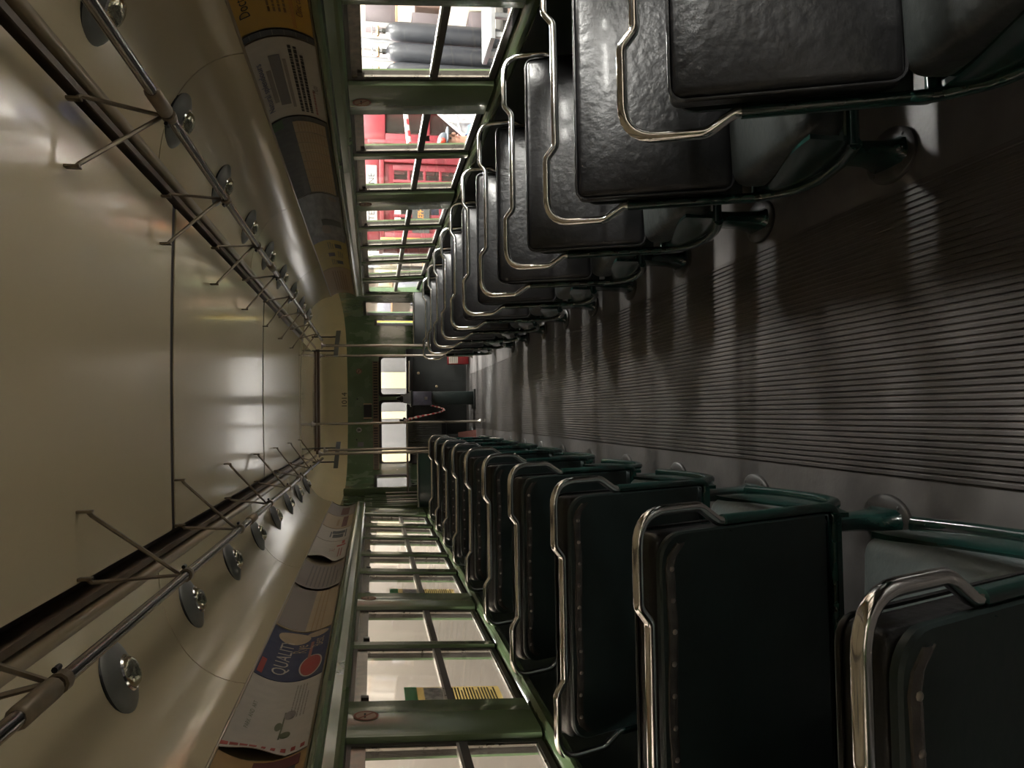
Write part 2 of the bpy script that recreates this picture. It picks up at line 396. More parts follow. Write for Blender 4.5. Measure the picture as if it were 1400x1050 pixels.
# thin mullions between paired windows
for s in (1, -1):
    for i in range(len(WINS[s]) - 1):
        a, c = WINS[s][i][1], WINS[s][i+1][0]
        if c - a < 0.2:
            b = MB(); z0, z1 = ZS - 0.003, ZT + 0.002
            prof = [(a, 0.022), (a + .008, 0.008), (c - .008, 0.008), (c, 0.022), (c, TH), (a, TH)]
            b.prism(prof, lambda y, o: (SW(s, z0, o), y, z0), lambda y, o: (SW(s, z1, o), y, z1)); b.build('window_mullion', GREEN, wall[s], 35)

# ceiling: outer roof skin with cove panels, flat centre panels and their dark channels as parts
b = MB()
N = 20
def roofp(t, d=0):
    a = PI * t / N
    c_ = math.cos(a); return (-(1.36 + d) * math.copysign(abs(c_)**.55, c_), 1.60 + (0.82 + d) * max(0, math.sin(a))**.55)
def roof_fn(u, w, d):
    q = roofp(w, d); return (q[0], u, q[1])
b.slab(roof_fn, [Y0, 9.0, 12.6], list(range(N + 1)), 0.03)
CEIL = struct(b.build('ceiling', BROWN), 'tram roof')
ZD = 2.20
AD0, AD1, AD2 = (1.190, 1.650), (1.262, 1.79), (1.168, 1.913)
def cove(t):      # t in 0..1 from the channel lip down to the top of the advertisement rack
    P = [(0.750, 2.214), None, None, (1.168, 1.913)]
    u = 1 - t
    c0, c1, c2, c3 = P[0], (0.93, 2.200), (1.135, 2.125), P[3]
    return (u**3*c0[0] + 3*u*u*t*c1[0] + 3*u*t*t*c2[0] + t**3*c3[0], u**3*c0[1] + 3*u*u*t*c1[1] + 3*u*t*t*c2[1] + t**3*c3[1])
SEAMS = [Y0, -1.35, 0.80, 2.97, 5.12, 7.28, 9.0]
for s in (1, -1):
    for i in range(len(SEAMS) - 1):
        b = MB()
        def fn(u, w, d):
            q = cove(w); q2 = cove(min(1, w + .01)); q1 = cove(max(0, w - .01)); t = Vector((q2[0]-q1[0], q2[1]-q1[1])).normalized()
            return (s * (q[0] + (-t.y) * d), u, q[1] + t.x * d)
        b.slab(fn, lin(SEAMS[i] + .004, SEAMS[i+1] - .004, 3), lin(0, 1, 16), 0.012); b.build('cove_panel', CREAM, CEIL, 50)
        if i + 1 < len(SEAMS) - 1:
            b = MB()
            b.slab(lambda u, w, d: fn(u, w, d + .012), [SEAMS[i+1] - .02, SEAMS[i+1] + .02], lin(0, 1, 16), 0.004); b.build('seam_backing', DKBROWN, CEIL, 50)
    # bead along the top of the advertisement rack, and the rack back
    b = MB(); b.tube([(s * 1.168, y, 1.911) for y in (Y0, 9.0)], 0.006, 8); b.build('rack_bead', TAN, CEIL)
    def adp(t, off=0.0):
        u = 1 - t
        x = u*u*AD0[0] + 2*u*t*AD1[0] + t*t*AD2[0]; z = u*u*AD0[1] + 2*u*t*AD1[1] + t*t*AD2[1]
        tx = 2*u*(AD1[0]-AD0[0]) + 2*t*(AD2[0]-AD1[0]); tz = 2*u*(AD1[1]-AD0[1]) + 2*t*(AD2[1]-AD1[1]); l = math.hypot(tx, tz)
        return (x - tz / l * off, z + tx / l * off)
    b = MB(); b.slab(lambda u, w, d: (s * adp(w, -.006 - d)[0], u, adp(w, -.006 - d)[1]), [Y0, 9.0], lin(0, 1, 10), 0.01); b.build('rack_back', TAN, CEIL)
    # channel beside the centre panels: dark recess, inner strip, black gap and lip
    def run(nm, prof_, m_, sm=50):
        b = MB(); b.prism(prof_, lambda x, z: (s * x, Y0, z), lambda x, z: (s * x, 10.86, z)); b.build(nm, m_, CEIL, sm)
    run('air_channel', [(.58, 2.285), (.78, 2.285), (.78, 2.30), (.58, 2.30)], DKBROWN, 0)
    run('channel_strip', [(.682, 2.284), (.682, 2.232), (.686, 2.226), (.706, 2.224), (.708, 2.284)], BROWN)
    run('channel_lip', [(.721, 2.284), (.721, 2.224), (.726, 2.215), (.738, 2.211), (.752, 2.213), (.757, 2.222), (.757, 2.284)], TAN)
DSE = [Y0, 0.62, 3.15, 5.65, 8.40, 10.85]
for i in range(len(DSE) - 1):
    b = MB(); a, c = DSE[i] + .028, DSE[i+1] - .028
    def fn(u, w, d): return (w, u, ZD + 0.012 - 0.014 * (w / 0.622)**2 * 0.6 + d)
    b.slab(fn, lin(a, c, 2), lin(-0.622, 0.622, 12), 0.014); b.build('centre_panel', CREAM, CEIL, 50)
    if i:
        b = MB(); b.slab(lambda u, w, d: fn(u, w, d + .004), [DSE[i] - .0275, DSE[i] + .0275], lin(-.622, .622, 12), .008); b.build('seam_strip', SEAMD, CEIL, 0)
b = MB(); b.box(-0.72, 0.72, 10.87, 10.98, ZD - .03, ZD + .05); b.build('end_strip', BROWN, CEIL, 0)
b = MB(); b.box(-0.66, 0.66, 10.50, 10.62, ZD - .012, ZD + .02); b.build('end_strip', BROWN, CEIL, 0)

# rear end behind the camera
b = MB(); b.box(-1.3, 1.3, Y0 - .08, Y0, 0, 0.95); b.box(-1.3, 1.3, Y0 - .08, Y0, 1.55, 2.4); b.box(-1.3, -.8, Y0 - .08, Y0, .95, 1.55); b.box(.8, 1.3, Y0 - .08, Y0, .95, 1.55); b.box(-.04, .04, Y0 - .08, Y0, .95, 1.55)
struct(b.build('wall_back', GREEN, None, 0), 'green rear bulkhead of the tram')

# ------------------------------------------------------------------ cab end
ctrl = [(1.235, 9.0), (1.235, 9.9), (1.20, 10.7), (1.10, 11.3), (0.88, 11.85), (0.50, 12.15), (0.0, 12.25)]
full = [(-x, y) for x, y in ctrl] + [(x, y) for x, y in reversed(ctrl[:-1])]
def catmull(P, n=8):
    out = []
    for i in range(len(P) - 1):
        p0 = Vector(P[max(0, i-1)]); p1 = Vector(P[i]); p2 = Vector(P[i+1]); p3 = Vector(P[min(len(P)-1, i+2)])
        for k in range(n):
            t = k / n; out.append(0.5 * (2*p1 + (p2-p0)*t + (2*p0-5*p1+4*p2-p3)*t*t + (3*p1-p0-3*p2+p3)*t**3))
    out.append(Vector(P[-1])); return out
OUT = catmull(full, 8)
CUM = [0.0]
for i in range(1, len(OUT)): CUM.append(CUM[-1] + (OUT[i] - OUT[i-1]).length)
def outl(t, off=0.0):
    i = 0
    while i < len(CUM) - 2 and CUM[i+1] < t: i += 1
    k = (t - CUM[i]) / (CUM[i+1] - CUM[i]); p = OUT[i].lerp(OUT[i+1], k)
    d0 = (OUT[i] - OUT[max(0, i-1)]) if i else (OUT[1] - OUT[0]); d1 = OUT[i+1] - OUT[i]; d2 = OUT[min(len(OUT)-1, i+2)] - OUT[i+1] if i + 2 < len(OUT) else d1
    ta = (d0.normalized() + d1.normalized()); tb = (d1.normalized() + d2.normalized()); d = ta.normalized().lerp(tb.normalized(), k).normalized()
    return Vector((p.x - d.y * off, p.y + d.x * off))      # off > 0 is outward (left of travel, travelling from the left side over the front)
def pix_t(iy):
    r = ray(540, iy); best = None
    for k in range(0, 1200):
        t = CUM[-1] * k / 1200; p = outl(t); q = (p.x - CAM.x) - p.y * r[0] / r[1]
        if best is None or abs(q) < best[0]: best = (abs(q), t)
    return best[1]
def strip(mb, t0, t1, z0, z1, o0=0.0, o1=0.05, step=0.08):
    n = max(1, int((t1 - t0) / step))
    def fn(u, w, d): q = outl(u, o0 + d); return (q.x, q.y, w)
    mb.slab(fn, lin(t0, t1, n), [z0, z1], o1 - o0)
T = CUM[-1]
ZF = 1.835
OPEN = [   # (pixel y left edge, right edge, z0, z1) seen from the camera
    ('lq', 668, 649, 0.95, 1.42), ('lw', 633, 548.5, 0.885, 1.338), ('rw', 540.5, 488, 0.885, 1.338),
    ('rn', 445, 437, 0.60, 1.40), ('rd', 431, 413, 0.60, 1.545)]
OPEN = [(n_, pix_t(a), pix_t(c), z0, z1) for n_, a, c, z0, z1 in OPEN]
b = MB(); strip(b, 0, T, 0, 0.10); strip(b, 0, T, .10, 0.60)
WF = struct(b.build('wall_front', BLACKP, None, 30), 'curved cab front of the tram')
TL = pix_t(700); 
b = MB()
cur = TL
for (n_, t0, t1, z0, z1) in OPEN:
    b2 = b
    strip(b, cur, t0, 0.60, ZF); strip(b, t0, t1, z1, ZF)
    if z0 > 0.601: strip(b, t0, t1, 0.60, z0)
    cur = t1
strip(b, cur, T, 0.60, ZF)
b.build('green_panel', CABGREEN, WF, 30)
b = MB(); strip(b, 0, TL, 1.56, ZF); b.build('green_panel', CABGREEN, WF, 30)
b = MB(); strip(b, OPEN[1][1] - .05, OPEN[2][2] + .05, 0.10, 0.875, -0.012, 0.0); b.build('dark_lining', BLACKP, WF, 30)
# rounded rubber rims and panes
wn_names = {'lq': 'quarter', 'lw': 'windshield', 'rw': 'windshield', 'rn': 'quarter', 'rd': 'door'}
for (n_, t0, t1, z0, z1) in OPEN:
    wn += 1
    q = outl((t0 + t1) / 2); root = struct(empty('window_%d' % wn, (q.x, q.y, z0)), {'lw': 'wider cab windscreen', 'rw': 'narrower cab windscreen'}.get(n_, 'cab side window'))
    r = 0.05 if n_ in ('lw', 'rw', 'lq') else 0.012
    loop = []
    for (cx, cz, a0) in ((t1 - r, z1 - r, 0), (t0 + r, z1 - r, 90), (t0 + r, z0 + r, 180), (t1 - r, z0 + r, 270)):
        for k in range(6):
            a = math.radians(a0 + 90 * k / 5); loop.append((cx + r * math.cos(a), cz + r * math.sin(a)))
    b = MB(); nL = len(loop)
    ring = []
    for off, gr in ((-0.006, 0.0), (-0.006, -0.018), (0.03, -0.018), (0.03, 0.02), (-0.001, 0.02)):
        ring.append([(outl(min(T, max(0, p[0] + (gr if p[0] > (t0+t1)/2 else -gr))), off), p[1] + (gr if p[1] > (z0+z1)/2 else -gr)) for p in loop])
    vs_ = [(q_.x, q_.y, z_) for rg in ring for (q_, z_) in rg]
    b.add(vs_, [(k*nL+j, k*nL+(j+1) % nL, ((k+1) % 5)*nL+(j+1) % nL, ((k+1) % 5)*nL+j) for k in range(5) for j in range(nL)])
    b.build('rubber_rim', BLACK, root, 50)
    # fill the square corners outside the rounded rim with the green wall
    b = MB()
    for ci, (cx, cz) in enumerate(((t1, z1), (t0, z1), (t0, z0), (t1, z0))):
        arc = loop[ci*6:ci*6+6]
        pts = [(cx, cz)] + arc
        b.add([(outl(p[0], .002).x, outl(p[0], .002).y, p[1]) for p in pts], [(0, k, k+1) for k in range(1, 6)])
    b.build('corner_fillet', CABGREEN, root, 0)
    b = MB(); nn = max(2, int((t1-t0)/.08)); 
    def gfn(u, w, d): q_ = outl(u, .012 + d); return (q_.x, q_.y, w)
    b.slab(gfn, lin(t0 + .004, t1 - .004, nn), [z0 + .004, z1 - .004], .004); b.build('pane', GLASS, root, 50)
# cream dome over the cab
b = MB()
n = 60
ts = lin(0, T, n); ws = [0, .03, .08, .16, .27, .4, .53, .66, .78, .88, .95, .985, 1]
def dome(u, w):
    a = w * PI / 2; q = outl(u, -0.46 * (1 - max(0, math.cos(a))**.55)); return (q.x, q.y, ZF + (2.222 - ZF) * math.sin(a)**.55)
b.sheet(dome, ts, ws)
inner = [dome(u, 1) for u in ts]; half = len(inner) // 2
for i in range(half):
    j = len(inner) - 1 - i
    if j - i > 1: b.add([inner[i], inner[i+1], inner[j-1], inner[j]], [(0, 1, 2, 3)])
b.build('cab_dome', CREAM2, CEIL, 60)
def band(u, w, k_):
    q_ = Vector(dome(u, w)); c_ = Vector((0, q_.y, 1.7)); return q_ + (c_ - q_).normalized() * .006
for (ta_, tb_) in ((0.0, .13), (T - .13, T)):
    b = MB(); b.sheet(lambda u, w: band(u, w, 0), [ta_, tb_], ws[:-1]); b.build('dome_end_shade', BROWN, CEIL, 60)  # brown bands paint in the shade of the dome sides past the cove
b = MB()          # arch closing the end of the advertisement rack
for s in (1, -1):
    P = [cove(t) for t in lin(0, 1, 12)] + [adp(t) for t in lin(1, 0, 8)]
    Q = [(p_[0] + (0.012 if k > 12 else 0.03), p_[1] + (.03 if k <= 12 else 0)) for k, p_ in enumerate(P)]
    vs_ = [(s*p_[0], 9.0, p_[1]) for p_ in P] + [(s*p_[0], 9.03, p_[1]) for p_ in Q]; k = len(P)
    b.add(vs_, [(i, i+1, k+i+1, k+i) for i in range(k-1)])
b.build('rack_end_moulding', BROWN, CEIL, 50)

# ventilator slots above the windscreen
rv = tag(empty('ventilator_grille', (0, 12.1, 1.39)), 'brown ventilator grille with dark slots above the windscreen', 'vent')
t0, t1 = pix_t(642), pix_t(494)
b = MB(); strip(b, t0, t1, 1.362, 1.452, -0.012, -0.001); b.build('grille_plate', BRACKET, rv, 30)
for k in range(44):
    if k in (20, 21, 22): continue
    t = t0 + (t1 - t0) * (k + .6) / 44
    b = MB(); strip(b, t, t + (t1-t0)/44*.48, 1.378, 1.440, -0.0145, -0.0115); b.build('slot', BLACK, rv, 0)

# ------------------------------------------------------------------ seats
TILT = 0.385
def yb(z): return (0.925 - z) * TILT
FH, EH = 0.385, 0.4225        # half width at the frame tubes and at the outside of the chrome ears
def make_seat(cushion_mat, back_mat, zmid, zhalf):
    root = empty('tram_seat', (0, 0, 0), local=True)
    # chrome handle with raised ears
    P = [(-FH, .690), (-FH, .712), (-EH, .765), (-EH, .925), (-.225, .925), (-.190, .899), (.190, .899), (.225, .925), (EH, .925), (EH, .765), (FH, .712), (FH, .690)]
    R = [0, .03, .05, .075, .03, .03, .03, .03, .075, .05, .03, 0]
    pts = fillet([(x, yb(z), z) for x, z in P], R, 7)
    b = MB(); b.tube(pts, 0.0118, 12); b.build('handle', CHROME, root, 60)
    # painted side tubes running down the back, under the seat and up to its front edge
    tl = [(.700, yb(.70)), (.360, yb(.36)), (.285, .300), (.270, .40), (.300, .55), (.345, .665)]
    for s in (-1, 1):
        b = MB(); pts = fillet([(s * FH, y, z) for z, y in tl], [0, .12, .12, .3, .3, 0], 7)
        b.tube(pts, 0.0145, 10); b.build('side_tube', TUBEGREEN, root, 60)
        b = MB(); b.tube([(s * (FH - .004), yb(.695) + .004, .700), (s * (FH - .022), yb(.69) - .012, .688), (s * (FH - .026), yb(.67) - .012, .668)], [.009, .006, .004], 6); b.build('clip', TUBEGREEN, root, 60)
    b = MB(); pts = fillet([(-FH, yb(.40), .40), (-FH, yb(.355) - .01, .352), (FH, yb(.355) - .01, .352), (FH, yb(.40), .40)], [0, .05, .05, 0], 6)
    b.tube(pts, 0.0145, 10); b.build('cross_tube', TUBEGREEN, root, 60)
    b = MB(); b.tube([(-FH, .655, .345), (FH, .655, .345)], 0.0145, 8); b.build('cross_tube', TUBEGREEN, root, 60)
    # back cushion and rear panel, tilted with the frame
    a = math.atan(TILT); Mx = Matrix.Rotation(a, 3, 'X')
    zc = zmid; L = zhalf / math.cos(a)
    nrm = Mx @ Vector((0, 1, 0)); c0 = Vector((0, yb(zc), zc))
    def bow(q):       # padded face
        e = max(0, 1 - (q.x / .37)**4) * max(0, 1 - (q.z / (L))**4)
        return Vector((q.x, q.y + (0.016 * e if q.y > 0 else 0), q.z))
    b = MB(); b.rbox(c0 + nrm * .034, (.372, .036, L), .022, Mx, 4, 6, bow); bc = b.build('back_cushion', BLACKV, root, 60)
    b = MB(); edge = []
    for (cx, cz, a0) in ((.345, L-.03, 0), (-.345, L-.03, 90), (-.345, -L+.03, 180), (.345, -L+.03, 270)):
        for k in range(5):
            t = math.radians(a0 + 22.5 * k); edge.append(Mx @ Vector((cx + .030 * math.cos(t), 0.062, cz + .030 * math.sin(t))) + c0)
    edge.append(edge[0]); b.tube(edge, .0042, 6, False); b.build('welt', BLACKV, bc, 60)
    b = MB(); poly = [(.374, -L - .03), (.374, L - .06)] + [(.374 - .06 + .06*math.cos(t), L - .06 + .06*math.sin(t)) for t in lin(0, PI/2, 6)[1:]] + [(-.374 + .06 - .06*math.sin(t), L - .06 + .06*math.cos(t)) for t in lin(0, PI/2, 6)] + [(-.374, -L - .03)]
    ring_ = lambda ins, dy: [Mx @ Vector((x * (1 - ins / .374), dy, z - ins * (1 if z > 0 else -1))) + c0 for x, z in poly]
    k_ = len(poly); levels = [ring_(.0, -.002), ring_(.0, -.012), ring_(.004, -.0165)]
    b.add([p_ for lv in levels for p_ in lv], [(i*k_+j, i*k_+(j+1) % k_, (i+1)*k_+(j+1) % k_, (i+1)*k_+j) for i in range(2) for j in range(k_)] + [tuple(range(k_)), tuple(range(2*k_, 3*k_))[::-1]])
    bp = b.build('back_panel', back_mat, root, 40)
    # studded trim strip along the top of the rear panel
    rnd = random.Random(3); b = MB(); us = lin(-.352, .352, 28)
    wob = [0.003 * math.sin(k * .55) + rnd.uniform(-.0012, .0012) for k in range(len(us))]
    sec = [(-.012, 0), (-.011, -.004), (0, -.0065), (.011, -.004), (.012, 0)]
    vs_ = []
    for k, u in enumerate(us):
        drop = .030 * max(0, (abs(u) - .305) / .047)**2
        for (dz, dy) in sec: vs_.append(Mx @ Vector((u, -.0160 + dy, L - .026 + wob[k] - drop + dz)) + c0)
    m_ = len(sec); b.add(vs_, [(i*m_+j, i*m_+j+1, (i+1)*m_+j+1, (i+1)*m_+j) for i in range(len(us)-1) for j in range(m_-1)])
    tr = b.build('trim_strip', TRIMV, bp, 60)
    for k in range(10):
        u = -.30 + .60 * k / 9; i = int((u + .352) / .704 * 28)
        b = MB(); Ms = Matrix.Translation(Mx @ Vector((u, -.0220, L - .026 + wob[i])) + c0) @ (Mx @ Matrix.Rotation(PI/2, 3, 'X')).to_4x4()
        b.lathe([(.0062, 0), (.0055, .0022), (.003, .0036), (.0005, .004)], 8, Ms); b.build('stud', STUD, bp, 60)
    # seat cushion, its dished pan and side plates
    cm = Matrix.Rotation(math.radians(4), 3, 'X')
    def bow2(q):
        e = max(0, 1 - (q.x / .37)**4) * max(0, 1 - (q.y / .25)**4); return Vector((q.x, q.y, q.z + (0.018 * e if q.z > 0 else 0)))
    b = MB(); b.rbox((0, .450, .402), (.368, .222, .055), .040, cm, 4, 5, bow2); b.build('seat_cushion', cushion_mat, root, 60)
    b = MB(); b.slab(lambda u, w, d: (w, .19 + .46 * u, .345 - .055 * math.sin(PI * min(1, u * 1.05)) + .02 * u + d), lin(0, 1, 8), [-.37, .37], .012); b.build('seat_pan', TUBEGREEN, root, 50)
    for s in (-1, 1):
        sm_ = lambda t: t * t * (3 - 2 * t)
        top_ = [(y, .352 + .100 * sm_((y - .20) / .45)) for y in lin(.20, .650, 14)]
        low_ = [(y, .318 - .040 * math.sin(PI * (y - .20) / .45) + .030 * ((y - .2) / .45)**2) for y in lin(.20, .650, 14)]
        def sfn(u, w, d):
            i_ = min(14, int(round(u * 14))); y_ = top_[i_][0]; z_ = low_[i_][1] + (top_[i_][1] - low_[i_][1]) * w
            return (s * (.3735 + .014 * math.sin(PI * w)**.7 * math.sin(PI * min(1, max(0, u)))**.5 - d), y_, z_)
        b = MB(); b.slab(sfn, lin(0, 1, 14), lin(0, 1, 8), .012); b.build('side_plate', TUBEGREEN, root, 50)
    # pedestal on the aisle side with its floor flange, and the wall bracket
    b = MB(); px = -.315
    secs = [(.300, .018, .090, .0), (.24, .022, .066, .01), (.16, .024, .052, .015), (.08, .026, .058, .015), (.03, .032, .072, .01), (.012, .040, .084, .01)]
    secs = [(FZ + z * (.30 - FZ) / .30, a_, b_, c_) for z, a_, b_, c_ in secs]
    vs_ = []; k = 12
    for (z, hx, hy, dy) in secs:
        for j in range(k): an = 2 * PI * j / k; vs_.append((px + hx * math.copysign(abs(math.cos(an))**.6, math.cos(an)), .40 + dy + hy * math.copysign(abs(math.sin(an))**.6, math.sin(an)), z))
    b.add(vs_, [(i*k+j, i*k+(j+1) % k, (i+1)*k+(j+1) % k, (i+1)*k+j) for i in range(len(secs)-1) for j in range(k)] + [tuple(range(k)), tuple(range((len(secs)-1)*k, len(secs)*k))[::-1]])
    ped = b.build('pedestal', TUBEGREEN, root, 50)
    b = MB(); b.lathe([(1.0, 0.0), (1.0, .008), (.93, .013), (.5, .016), (.05, .016)], 24, Matrix.Translation((px, .41, FZ)), .075, .100); b.build('floor_flange', FLANGE, ped, 50)
    for (dx, dy) in ((.05, .06), (-.05, .06), (.05, -.06), (-.05, -.06)):
        b = MB(); b.lathe([(.007, .0), (.0065, .0135), (.003, .0155)], 8, Matrix.Translation((px + dx * .8, .41 + dy, FZ))); b.build('screw', FLANGE, ped, 50)
    b = MB(); b.bbox(.36, .437, .24, .62, .30, .335); b.build('wall_bracket', TUBEGREEN, root, 30)
    return root
SX = 0.7955
protoR = make_seat(CUSHB, BACKV, .628, .207); protoL = make_seat(CUSHV, BACKV, .650, .232)
def place_seat(o, side, k):
    ytop = (1.535 + .717 * k) if side > 0 else (.775 if k == 0 else 1.50 + .735 * (k - 1))
    o.location = (SX if side > 0 else -.812, ytop, 0)
    o.rotation_euler = (0, 0, PI if side > 0 else 0)
    if side < 0: o.scale = (.962, 1, 1)
    n_ = 9 - k
    if side > 0: tag(o, 'black two-person seat facing away from the cab, %s from the black partition' % ORD[n_], 'seat', 'seats facing away from the cab')
    else: tag(o, 'green-backed two-person seat facing the cab, %s from the green partition' % ORD[n_], 'seat', 'seats facing the cab')
# the pedestal stands on the aisle side: right seats are turned round, so both prototypes need it mirrored
def mirror_x(o):
    for c in o.children:
        nm = c.name.split('.')[0]
        if nm in ('pedestal', 'floor_flange', 'screw', 'wall_bracket'):
            c.data = c.data.copy()
            for v in c.data.vertices: v.co.x = -v.co.x
            c.data.flip_normals()
        mirror_x(c)
# seats facing the cab stand on the negative side: their aisle is at +x; turned seats on the positive side have it at +x too
mirror_x(protoR); mirror_x(protoL)
for k in range(10): place_seat(protoR if k == 0 else copy_tree(protoR), 1, k)
for k in range(10): place_seat(protoL if k == 0 else copy_tree(protoL), -1, k)

# ------------------------------------------------------------------ ceiling lamps
def make_lamp():
    root = empty('ceiling_lamp', (0, 0, 0), local=True)
    b = MB(); b.lathe([(.108, 0), (.110, -.006), (.106, -.012), (.092, -.018), (.060, -.030), (.052, -.034), (.046, -.030)], 32); b.build('rim', LAMPGREY, root, 50)
    b = MB(); b.lathe([(.110, .004), (.1125, -.003), (.110, -.007)], 32); b.build('gasket', BLACK, root, 50)
    b = MB(); b.lathe([(.050, -.028), (.0535, -.036), (.049, -.041), (.046, -.038)], 28); b.build('lens_ring', CHROME, root, 50)
    b = MB(); b.lathe([(.047, -.036), (.045, -.044), (.038, -.053), (.024, -.059), (.004, -.061)], 24); b.build('lens', LENS, root, 60)
    return root
LT = 0.34
lp = cove(LT); l2 = cove(LT + .02); l1 = cove(LT - .02)
lang = math.atan2(l2[1] - l1[1], l2[0] - l1[0])
lamp0 = make_lamp()
RY = [2.23 + .835 * k for k in range(-3, 9)]
LY = [2.39 + .885 * k for k in range(-4, 8)]
for s, ys in ((1, RY), (-1, LY)):
    for k, y in enumerate(ys):
        o = lamp0 if (s == 1 and k == 0) else copy_tree(lamp0)
        o.location = (s * lp[0], y, lp[1] - .001); o.rotation_euler = (0, -lang * s, 0)
        tag(o, 'round grey ceiling lamp with clear lens, %s from the cab, %s' % (ORD[len(ys) - 1 - k], 'telephone box side' if s > 0 else 'beige wall side'), 'lamp', 'bullseye lamps along the cove')

# ------------------------------------------------------------------ overhead grab rails
RX, RZ = 0.695, 2.037
for s in (1, -1):
    root = tag(empty('grab_rail', (s * RX, 0, RZ)), 'long polished overhead grab rail on V brackets, %s' % ('telephone box side' if s > 0 else 'beige wall side'), 'grab rail', 'overhead grab rails')
    yend = 9.3
    b = MB(); b.tube([(s * RX, Y0 + .05, RZ), (s * RX, yend, RZ)], 0.0155, 12); b.build('rail', RAILM, root, 60)
    for yc in ((2.28, 4.72, 7.2, -.2) if s > 0 else (1.50, 3.95, 6.4, -.9)):
        b = MB(); b.tube([(s * RX, yc - .075, RZ), (s * RX, yc - .07, RZ), (s * RX, yc + .07, RZ), (s * RX, yc + .075, RZ)], [.016, .0215, .0215, .016], 12); b.build('coupling', BRACKET, root, 50)
    cl = [2.39 + .885 * k for k in range(-4, 8)] if s > 0 else [2.607 + 1.0 * k for k in range(-4, 7)]
    for k, yc in enumerate(cl):
        # feet on the centre panel, a little nearer the rear than the clamp
        back = 0.31 if s > 0 else 0.43
        b = MB(); b.tube([(s * RX, yc - .014, RZ), (s * RX, yc + .014, RZ)], .0215, 10); cl_ = b.build('clamp', BRACKET, root, 50)
        b = MB(); b.lathe([(.006, -.012), (.006, .012)], 8, Matrix.Translation((s * (RX - .026), yc, RZ + .006)) @ Matrix.Rotation(PI/2, 4, 'X')); b.build('bolt', BLACK, cl_, 50)
        for fx in (.438, .612):
            fz = ZD + .004
            b = MB(); pts = [(s * RX, yc, RZ + .016), (s * (fx + .012), yc - back + .01, fz - .028), (s * fx, yc - back, fz - .022)]
            b.tube(fillet(pts, [0, .01, 0], 3), .0062, 6); b.build('strut', BRACKET, root, 50)
            b = MB(); b.bbox(s * fx - .004, s * fx + .004, yc - back - .012, yc - back + .012, fz - .034, fz + .004, .002); b.build('foot', BRACKET, root, 30)

# ------------------------------------------------------------------ advertisement cards in the rack
CW = 0.0                                          # arc length of the rack
pp = [Vector(adp(t)) for t in lin(0, 1, 20)]
ARC = [0.0]
for i in range(20): ARC.append(ARC[-1] + (pp[i+1] - pp[i]).length)
CH = ARC[-1]
def arc_t(bv):
    bv = max(0, min(CH, bv)); i = 0
    while i < 19 and ARC[i+1] < bv: i += 1
    return (i + (bv - ARC[i]) / (ARC[i+1] - ARC[i])) / 20
def card_map(side, y_start, lift=None):
    def fn(a, bv, off=0.0):
        l = off + (lift(a, bv) if lift else 0.0)
        q = adp(arc_t(bv), l)
        return Vector((side * q[0], y_start - a if side > 0 else y_start + a, q[1]))
    return fn
class Card:
    def __init__(s, side, ya, yb_, base, label, lift=None, bt=0.004):
        s.side = side; s.len = yb_ - ya; s.y0 = yb_ if side > 0 else ya      # reading starts far on the positive side, near on the other
        s.fn = card_map(side, s.y0, lift)
        q = s.fn(s.len / 2, .02)
        s.root = tag(empty('advertisement_card', q), label, 'advertisement', 'cards in the advertisement racks')
        b = MB(); b.slab(lambda u, w, d: s.fn(u, w, bt - d), lin(.004, s.len - .004, 14), lin(.002, CH - .004, 12), .0022)
        b.build('card', base, s.root, 50); s.o = bt + .0012
    def rect(s, name, a0, a1, b0, b1, m_, lev=1):
        b = MB(); na = max(1, int((a1 - a0) / .06)); nb = max(1, int((b1 - b0) / .025))
        b.slab(lambda u, w, d: s.fn(u, w, s.o + .0006 * lev - d), lin(a0, a1, na), lin(b0, b1, nb), .0008); return b.build(name, m_, s.root, 50)
    def ell(s, name, a, bv, ra, rb_, m_, lev=1):
        n_ = 24; b = MB(); pts = [s.fn(a, bv, s.o + .0006 * lev)] + [s.fn(a + ra * math.cos(2*PI*k/n_), bv + rb_ * math.sin(2*PI*k/n_), s.o + .0006 * lev) for k in range(n_)]
        b.add(pts, [(0, k + 1, (k + 1) % n_ + 1) for k in range(n_)]); return b.build(name, m_, s.root, 50)
    def text(s, txt, a, bv, size, m_, lev=2, sx=1.0, name='lettering', align='LEFT'):
        v, f = text_mesh(txt, size, align); b = MB(); b.add([s.fn(a + p.x * sx, bv + p.y, s.o + .0006 * lev) for p in v], f); return b.build(name, m_, s.root, 0)
    def lines(s, a0, a1, b0, b1, n_, m_, lev=2, seed=1, hgt=.45):
        # rows of small print, too fine to read in the photograph: broken dashes
        r = random.Random(seed); b = MB(); st = (b1 - b0) / n_
        for k in range(n_):
            a = a0; z = b1 - st * (k + 1); e = a1 - (r.random() * .3 * (a1 - a0) if k == n_ - 1 else 0)
            while a < e:
                w = r.uniform(.012, .034); b.slab(lambda u, w_, d: s.fn(u, w_, s.o + .0006 * lev - d), [a, min(e, a + w)], [z, z + st * hgt], .0006); a += w + .007
        o = b.build('small_print', m_, s.root, 0); o['kind'] = 'stuff'; return o
YEL = ink('card_yellow', (0.46, 0.27, 0.035)); PALEY = ink('card_pale_yellow', (0.42, 0.33, 0.10)); CARDW = ink('card_white', (0.46, 0.42, 0.36)); BEIGE = ink('card_beige', (0.40, 0.31, 0.20))
CTAN = ink('card_tan', (0.33, 0.22, 0.11)); NAVY = ink('card_navy', (0.035, 0.045, 0.10)); CRED = ink('card_red', (0.36, 0.05, 0.035)); GREYB = mat('card_grey_landscape', (0.07, 0.075, 0.08), .5, scale=9, col2=(0.30, 0.31, 0.33), stretch=(1, .5, 3))
